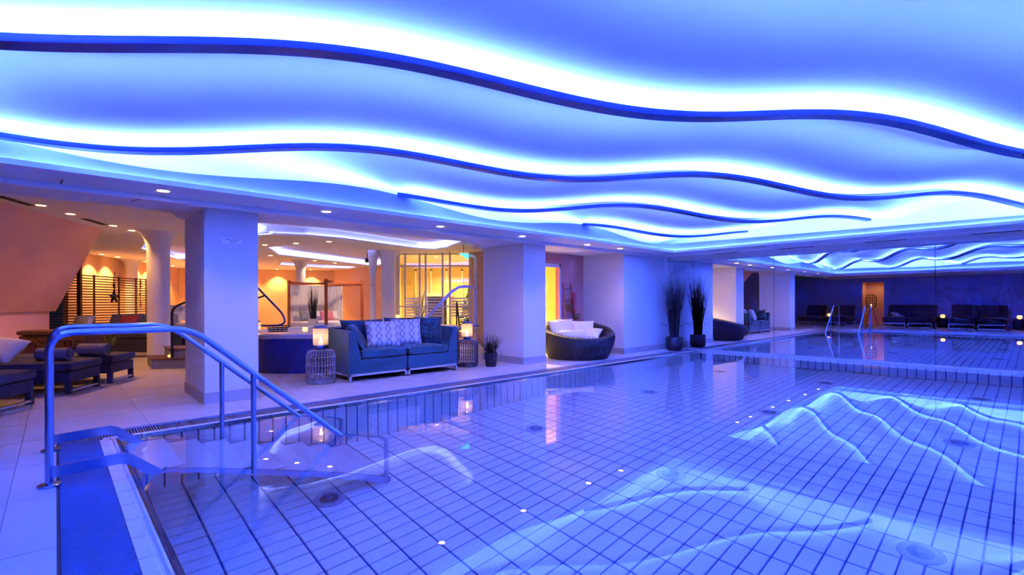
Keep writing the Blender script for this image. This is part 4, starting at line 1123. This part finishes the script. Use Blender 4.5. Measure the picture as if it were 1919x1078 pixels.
# ---- tall grass by the mirror
t = thing('potted_grass','tall dark ornamental grass in a black pot in the corner by the mirror','plant',(11.22,6.10,0))
MB().lathe([(0.155,0.0),(0.195,0.05),(0.20,0.28),(0.19,0.33),(0.165,0.33),(0.16,0.28),(0.001,0.28)],28).build('pot','black_pot',t,True)
blades(MB(),210,1.75,0.27,0.10,0.017,lean=0.2,zb=0.28).build('foliage','grass_dark',t)['kind'] = 'stuff'
m = MB()
for k in range(7):
    a_ = random.uniform(0,6.28); m.tube([(0,0,0.3),(0.2*cos(a_),0.2*sin(a_),0.62),(0.42*cos(a_),0.3*sin(a_),0.66)],[0.004,0.003,0.001],4)
m.build('loose_blades','grass_dark',t)['kind'] = 'stuff'

# ---- round daybed
t = thing('round_daybed','round dark woven daybed with white cushions beside the second pillar','daybed',(8.32,6.80,0)); t.scale = (1.07,1.07,1.09)
K = 56; vs = []; fs = []
def rimz(a_): 
    # low at the front (towards the pool corner), high at the back
    b = a_-radians(62); return 0.40+0.30*(0.5+0.5*cos(b))**0.9
prof = []
for k in range(K):
    a_ = 2*pi*k/K; h = rimz(a_)+0.02
    ring = [(0.60,0.0),(0.66,0.10),(0.73,0.5*h),(0.755,0.8*h),(0.745,0.95*h),(0.70,h),(0.64,h-0.01),(0.60,h-0.06),(0.58,0.30),(0.0,0.30)]
    vs += [(r*cos(a_),r*sin(a_),z) for r,z in ring]
R_ = 10
for k in range(K):
    for j in range(R_-1): fs.append((k*R_+j,((k+1)%K)*R_+j,((k+1)%K)*R_+j+1,k*R_+j+1))
MB().add(vs,fs).build('woven_shell','daybed_weave',t,True)
MB().lathe([(0.56,0.29),(0.585,0.31),(0.575,0.35),(0.52,0.37),(0.001,0.375)],40).build('mattress','white_cloth',t,True)
m = MB()
for k in range(K):
    a_ = 2*pi*k/K; m.tube([(0.68*cos(a_)+0.022*cos(q)*cos(a_),0.68*sin(a_)+0.022*cos(q)*sin(a_),rimz(a_)+0.012+0.018*sin(q)) for q in (0.2,0.9,1.6,2.3,3.0)],0.008,4)
m.build('rim_binding','rattan_dark',t,True)['kind'] = 'stuff'
db = Vector((8.32,6.80))
for lab,m_,w_,h_,th_,px,py,pz,rx,rz_ in (
  ('white square cushion at the back left of the round daybed','white_cloth',0.44,0.44,0.15,-0.22,0.42,0.60,66,10),
  ('white square cushion at the middle back of the round daybed','white_cloth',0.50,0.46,0.15,0.10,0.40,0.61,66,-8),
  ('large white cushion leaning at the right of the round daybed','white_cloth',0.52,0.46,0.16,0.34,0.14,0.58,60,-50),
  ('white cushion lying at the right edge of the round daybed','white_cloth',0.42,0.36,0.13,0.36,-0.10,0.50,35,-75)):
    cushion('cushion',lab,m_,w_,h_,th_,(db.x+px,db.y+py,pz),(radians(rx),0,radians(rz_)))
tag(MB().rbox(-0.34,0.34,-0.10,0.10,-0.085,0.085,0.08).build('bolster','white_cloth',None,True,(db.x-0.06,db.y+0.10,0.505),(0,0,radians(-16))),'long white bolster lying across the round daybed','cushion')
# ---- decorative ladder with baskets leaning at the doorway
t = thing('display_ladder','wooden display ladder with hanging baskets leaning at the doorway','ladder',(8.90,7.50,0))
for s_ in (-0.17,0.17):
    MB().tube([(s_*1.15,-0.12,0.0),(s_*0.8,0.09,1.66)],0.017,8).build('rail','wood_red',t)
for k in range(6): f = 0.12+0.16*k; w_ = 0.17*(1.15-0.35*f); MB().tube([(-w_,-0.12+0.21*f,1.66*f),(w_,-0.12+0.21*f,1.66*f)],0.011,6).build('rung','wood_red',t)
for x,z,y in ((-0.06,1.02,-0.02),(0.10,0.80,-0.1)):
    MB().lathe([(0.05,z),(0.085,z+0.03),(0.095,z+0.13),(0.085,z+0.135),(0.07,z+0.05)],16,(x,y)).build('basket','wicker_brown',t,True)
MB().rbox(0.10,0.18,-0.06,0.06,0.9,1.45,0.03).build('hung_towel','red_cloth',t,True)

# ================================================================== SEEN IN THE MIRROR (behind the camera)
def recliner(label,x,y,group):
    t = thing('recliner',label,'lounger',(x,y,0),0,group)
    # local: head towards -x, foot towards +x, width in y 0.9
    W = 0.44
    MB().rbox(-0.9,0.95,-W,W,0.30,0.45,0.04,0.008).build('seat_cushion','dark_upholstery',t,True)
    MB().rbox(-0.9,0.93,-W+0.02,W-0.02,0.20,0.30,0.015).build('body','lounger_body',t,True)
    MB().rbox(-0.08,0.08,-W,W,0,0.62,0.05).build('backrest','dark_upholstery',t,True,(-0.55,0,0.42),(0,radians(-24),0))
    for yy in (-W+0.02,W-0.05): MB().box(0.90,0.93,yy,yy+0.03,0.0,0.2).build('leg','frame_alu',t); MB().box(-0.85,-0.82,yy,yy+0.03,0.0,0.2).build('leg','frame_alu',t)
    MB().box(0.90,0.93,-W+0.02,W-0.02,0.0,0.03).build('floor_rail','frame_alu',t); MB().box(0.90,0.93,-W+0.02,W-0.02,0.17,0.2).build('front_rail','frame_alu',t)
    MB().rbox(-0.2,0.75,-W+0.08,W-0.08,0.455,0.475,0.01).build('seat_towel','grey_cloth',t,True)
    return t
for k,(x,y,lab) in enumerate([(-5.2,4.35,'left of the left pair'),(-5.2,3.44,'right of the left pair'),(-5.3,2.08,'left of the right pair'),(-5.3,1.16,'right of the right pair')]):
    recliner('dark reclining lounger reflected in the mirror, '+lab,x,y,'recliners behind the camera')
recliner('dark reclining lounger reflected beside the mirrored first pillar',-4.2,7.6,'recliners behind the camera')
recliner('dark reclining lounger reflected behind the mirrored stair handrails',-4.6,6.5,'recliners behind the camera')
def lowtable(label,x,y,lab2):
    t = thing('side_table',label,'side table',(x,y,0),0,'side tables behind the camera')
    MB().lathe([(0.17,0.0),(0.19,0.03),(0.19,0.40),(0.001,0.41)],20).build('drum','rattan_dark',t,True)
    MB().lathe([(0.195,0.40),(0.195,0.425),(0.001,0.425)],20).build('top','iron_dark',t)
    g = thing('candle_globe',lab2,'candle',(x,y,0.426),0,'amber candle globes')
    MB().lathe([(0.03,0.0),(0.075,0.04),(0.085,0.085),(0.07,0.13),(0.045,0.15)],16,cap=False).build('glass','amber_glow',g,True)
    MB().lathe([(0.028,0.002),(0.028,0.05),(0.001,0.052)],12).build('candle','candle_wax',g)
lowtable('small dark side table between the mirrored lounger pairs',-5.5,2.78,'amber candle globe between the mirrored lounger pairs')
lowtable('small dark side table at the right edge of the mirror',-5.5,0.38,'amber candle globe at the right edge of the mirror')
lowtable('small dark side table beside the mirrored first pillar',-4.9,7.05,'amber candle globe beside the mirrored first pillar')
t = thing('crumpled_towel','crumpled white towel on a mirrored dark lounger','towel',(-4.9,4.3,0.478))
m = MB(); vs = []; fs = []
for j in range(9):
    for i in range(13): vs.append((-0.25+0.5*i/12,-0.22+0.44*j/8,0.01+0.10*abs(sin(i*0.9+j*0.5))*sin(pi*i/12)*sin(pi*j/8)))
for j in range(8):
    for i in range(12): fs.append((j*13+i,j*13+i+1,j*13+i+14,j*13+i+13))
m.add(vs,fs).build('cloth','white_cloth',t,True)
MB().pillow(0.3,0.22,0.06).build('fold','white_cloth',t,True,(0.05,0.12,0.14),(0.3,0.2,0.4))
t = thing('tripod_lantern','birdcage lantern on dark tripod legs reflected in the mirror','lantern',(-5.1,5.35,0))
for k in range(3):
    a_ = 2*pi*k/3; MB().tube([(0.26*cos(a_),0.26*sin(a_),0.0),(0.07*cos(a_),0.07*sin(a_),0.86)],0.014,6).build('leg','iron_dark',t)
for k in range(14):
    a_ = 2*pi*k/14; MB().tube([(q*cos(a_),q*sin(a_),z) for q,z in ((0.10,0.86),(0.21,0.95),(0.22,1.35),(0.17,1.47),(0.05,1.53))],0.007,5).build('cage_wire','iron_dark',t)
for q,z in ((0.21,0.95),(0.222,1.08),(0.222,1.22),(0.22,1.35)): MB().tube([(q*cos(2*pi*k/24),q*sin(2*pi*k/24),z) for k in range(24)],0.007,5,closed=True).build('cage_hoop','iron_dark',t)
MB().lathe([(0.10,0.85),(0.10,0.87),(0.001,0.87)],16).build('plate','iron_dark',t)
MB().lathe([(0.04,0.87),(0.04,0.98),(0.001,0.98)],14).build('candle','candle_wax',t)
MB().lathe([(0.001,0.985),(0.012,1.0),(0.001,1.04)],10).build('flame','flame',t)
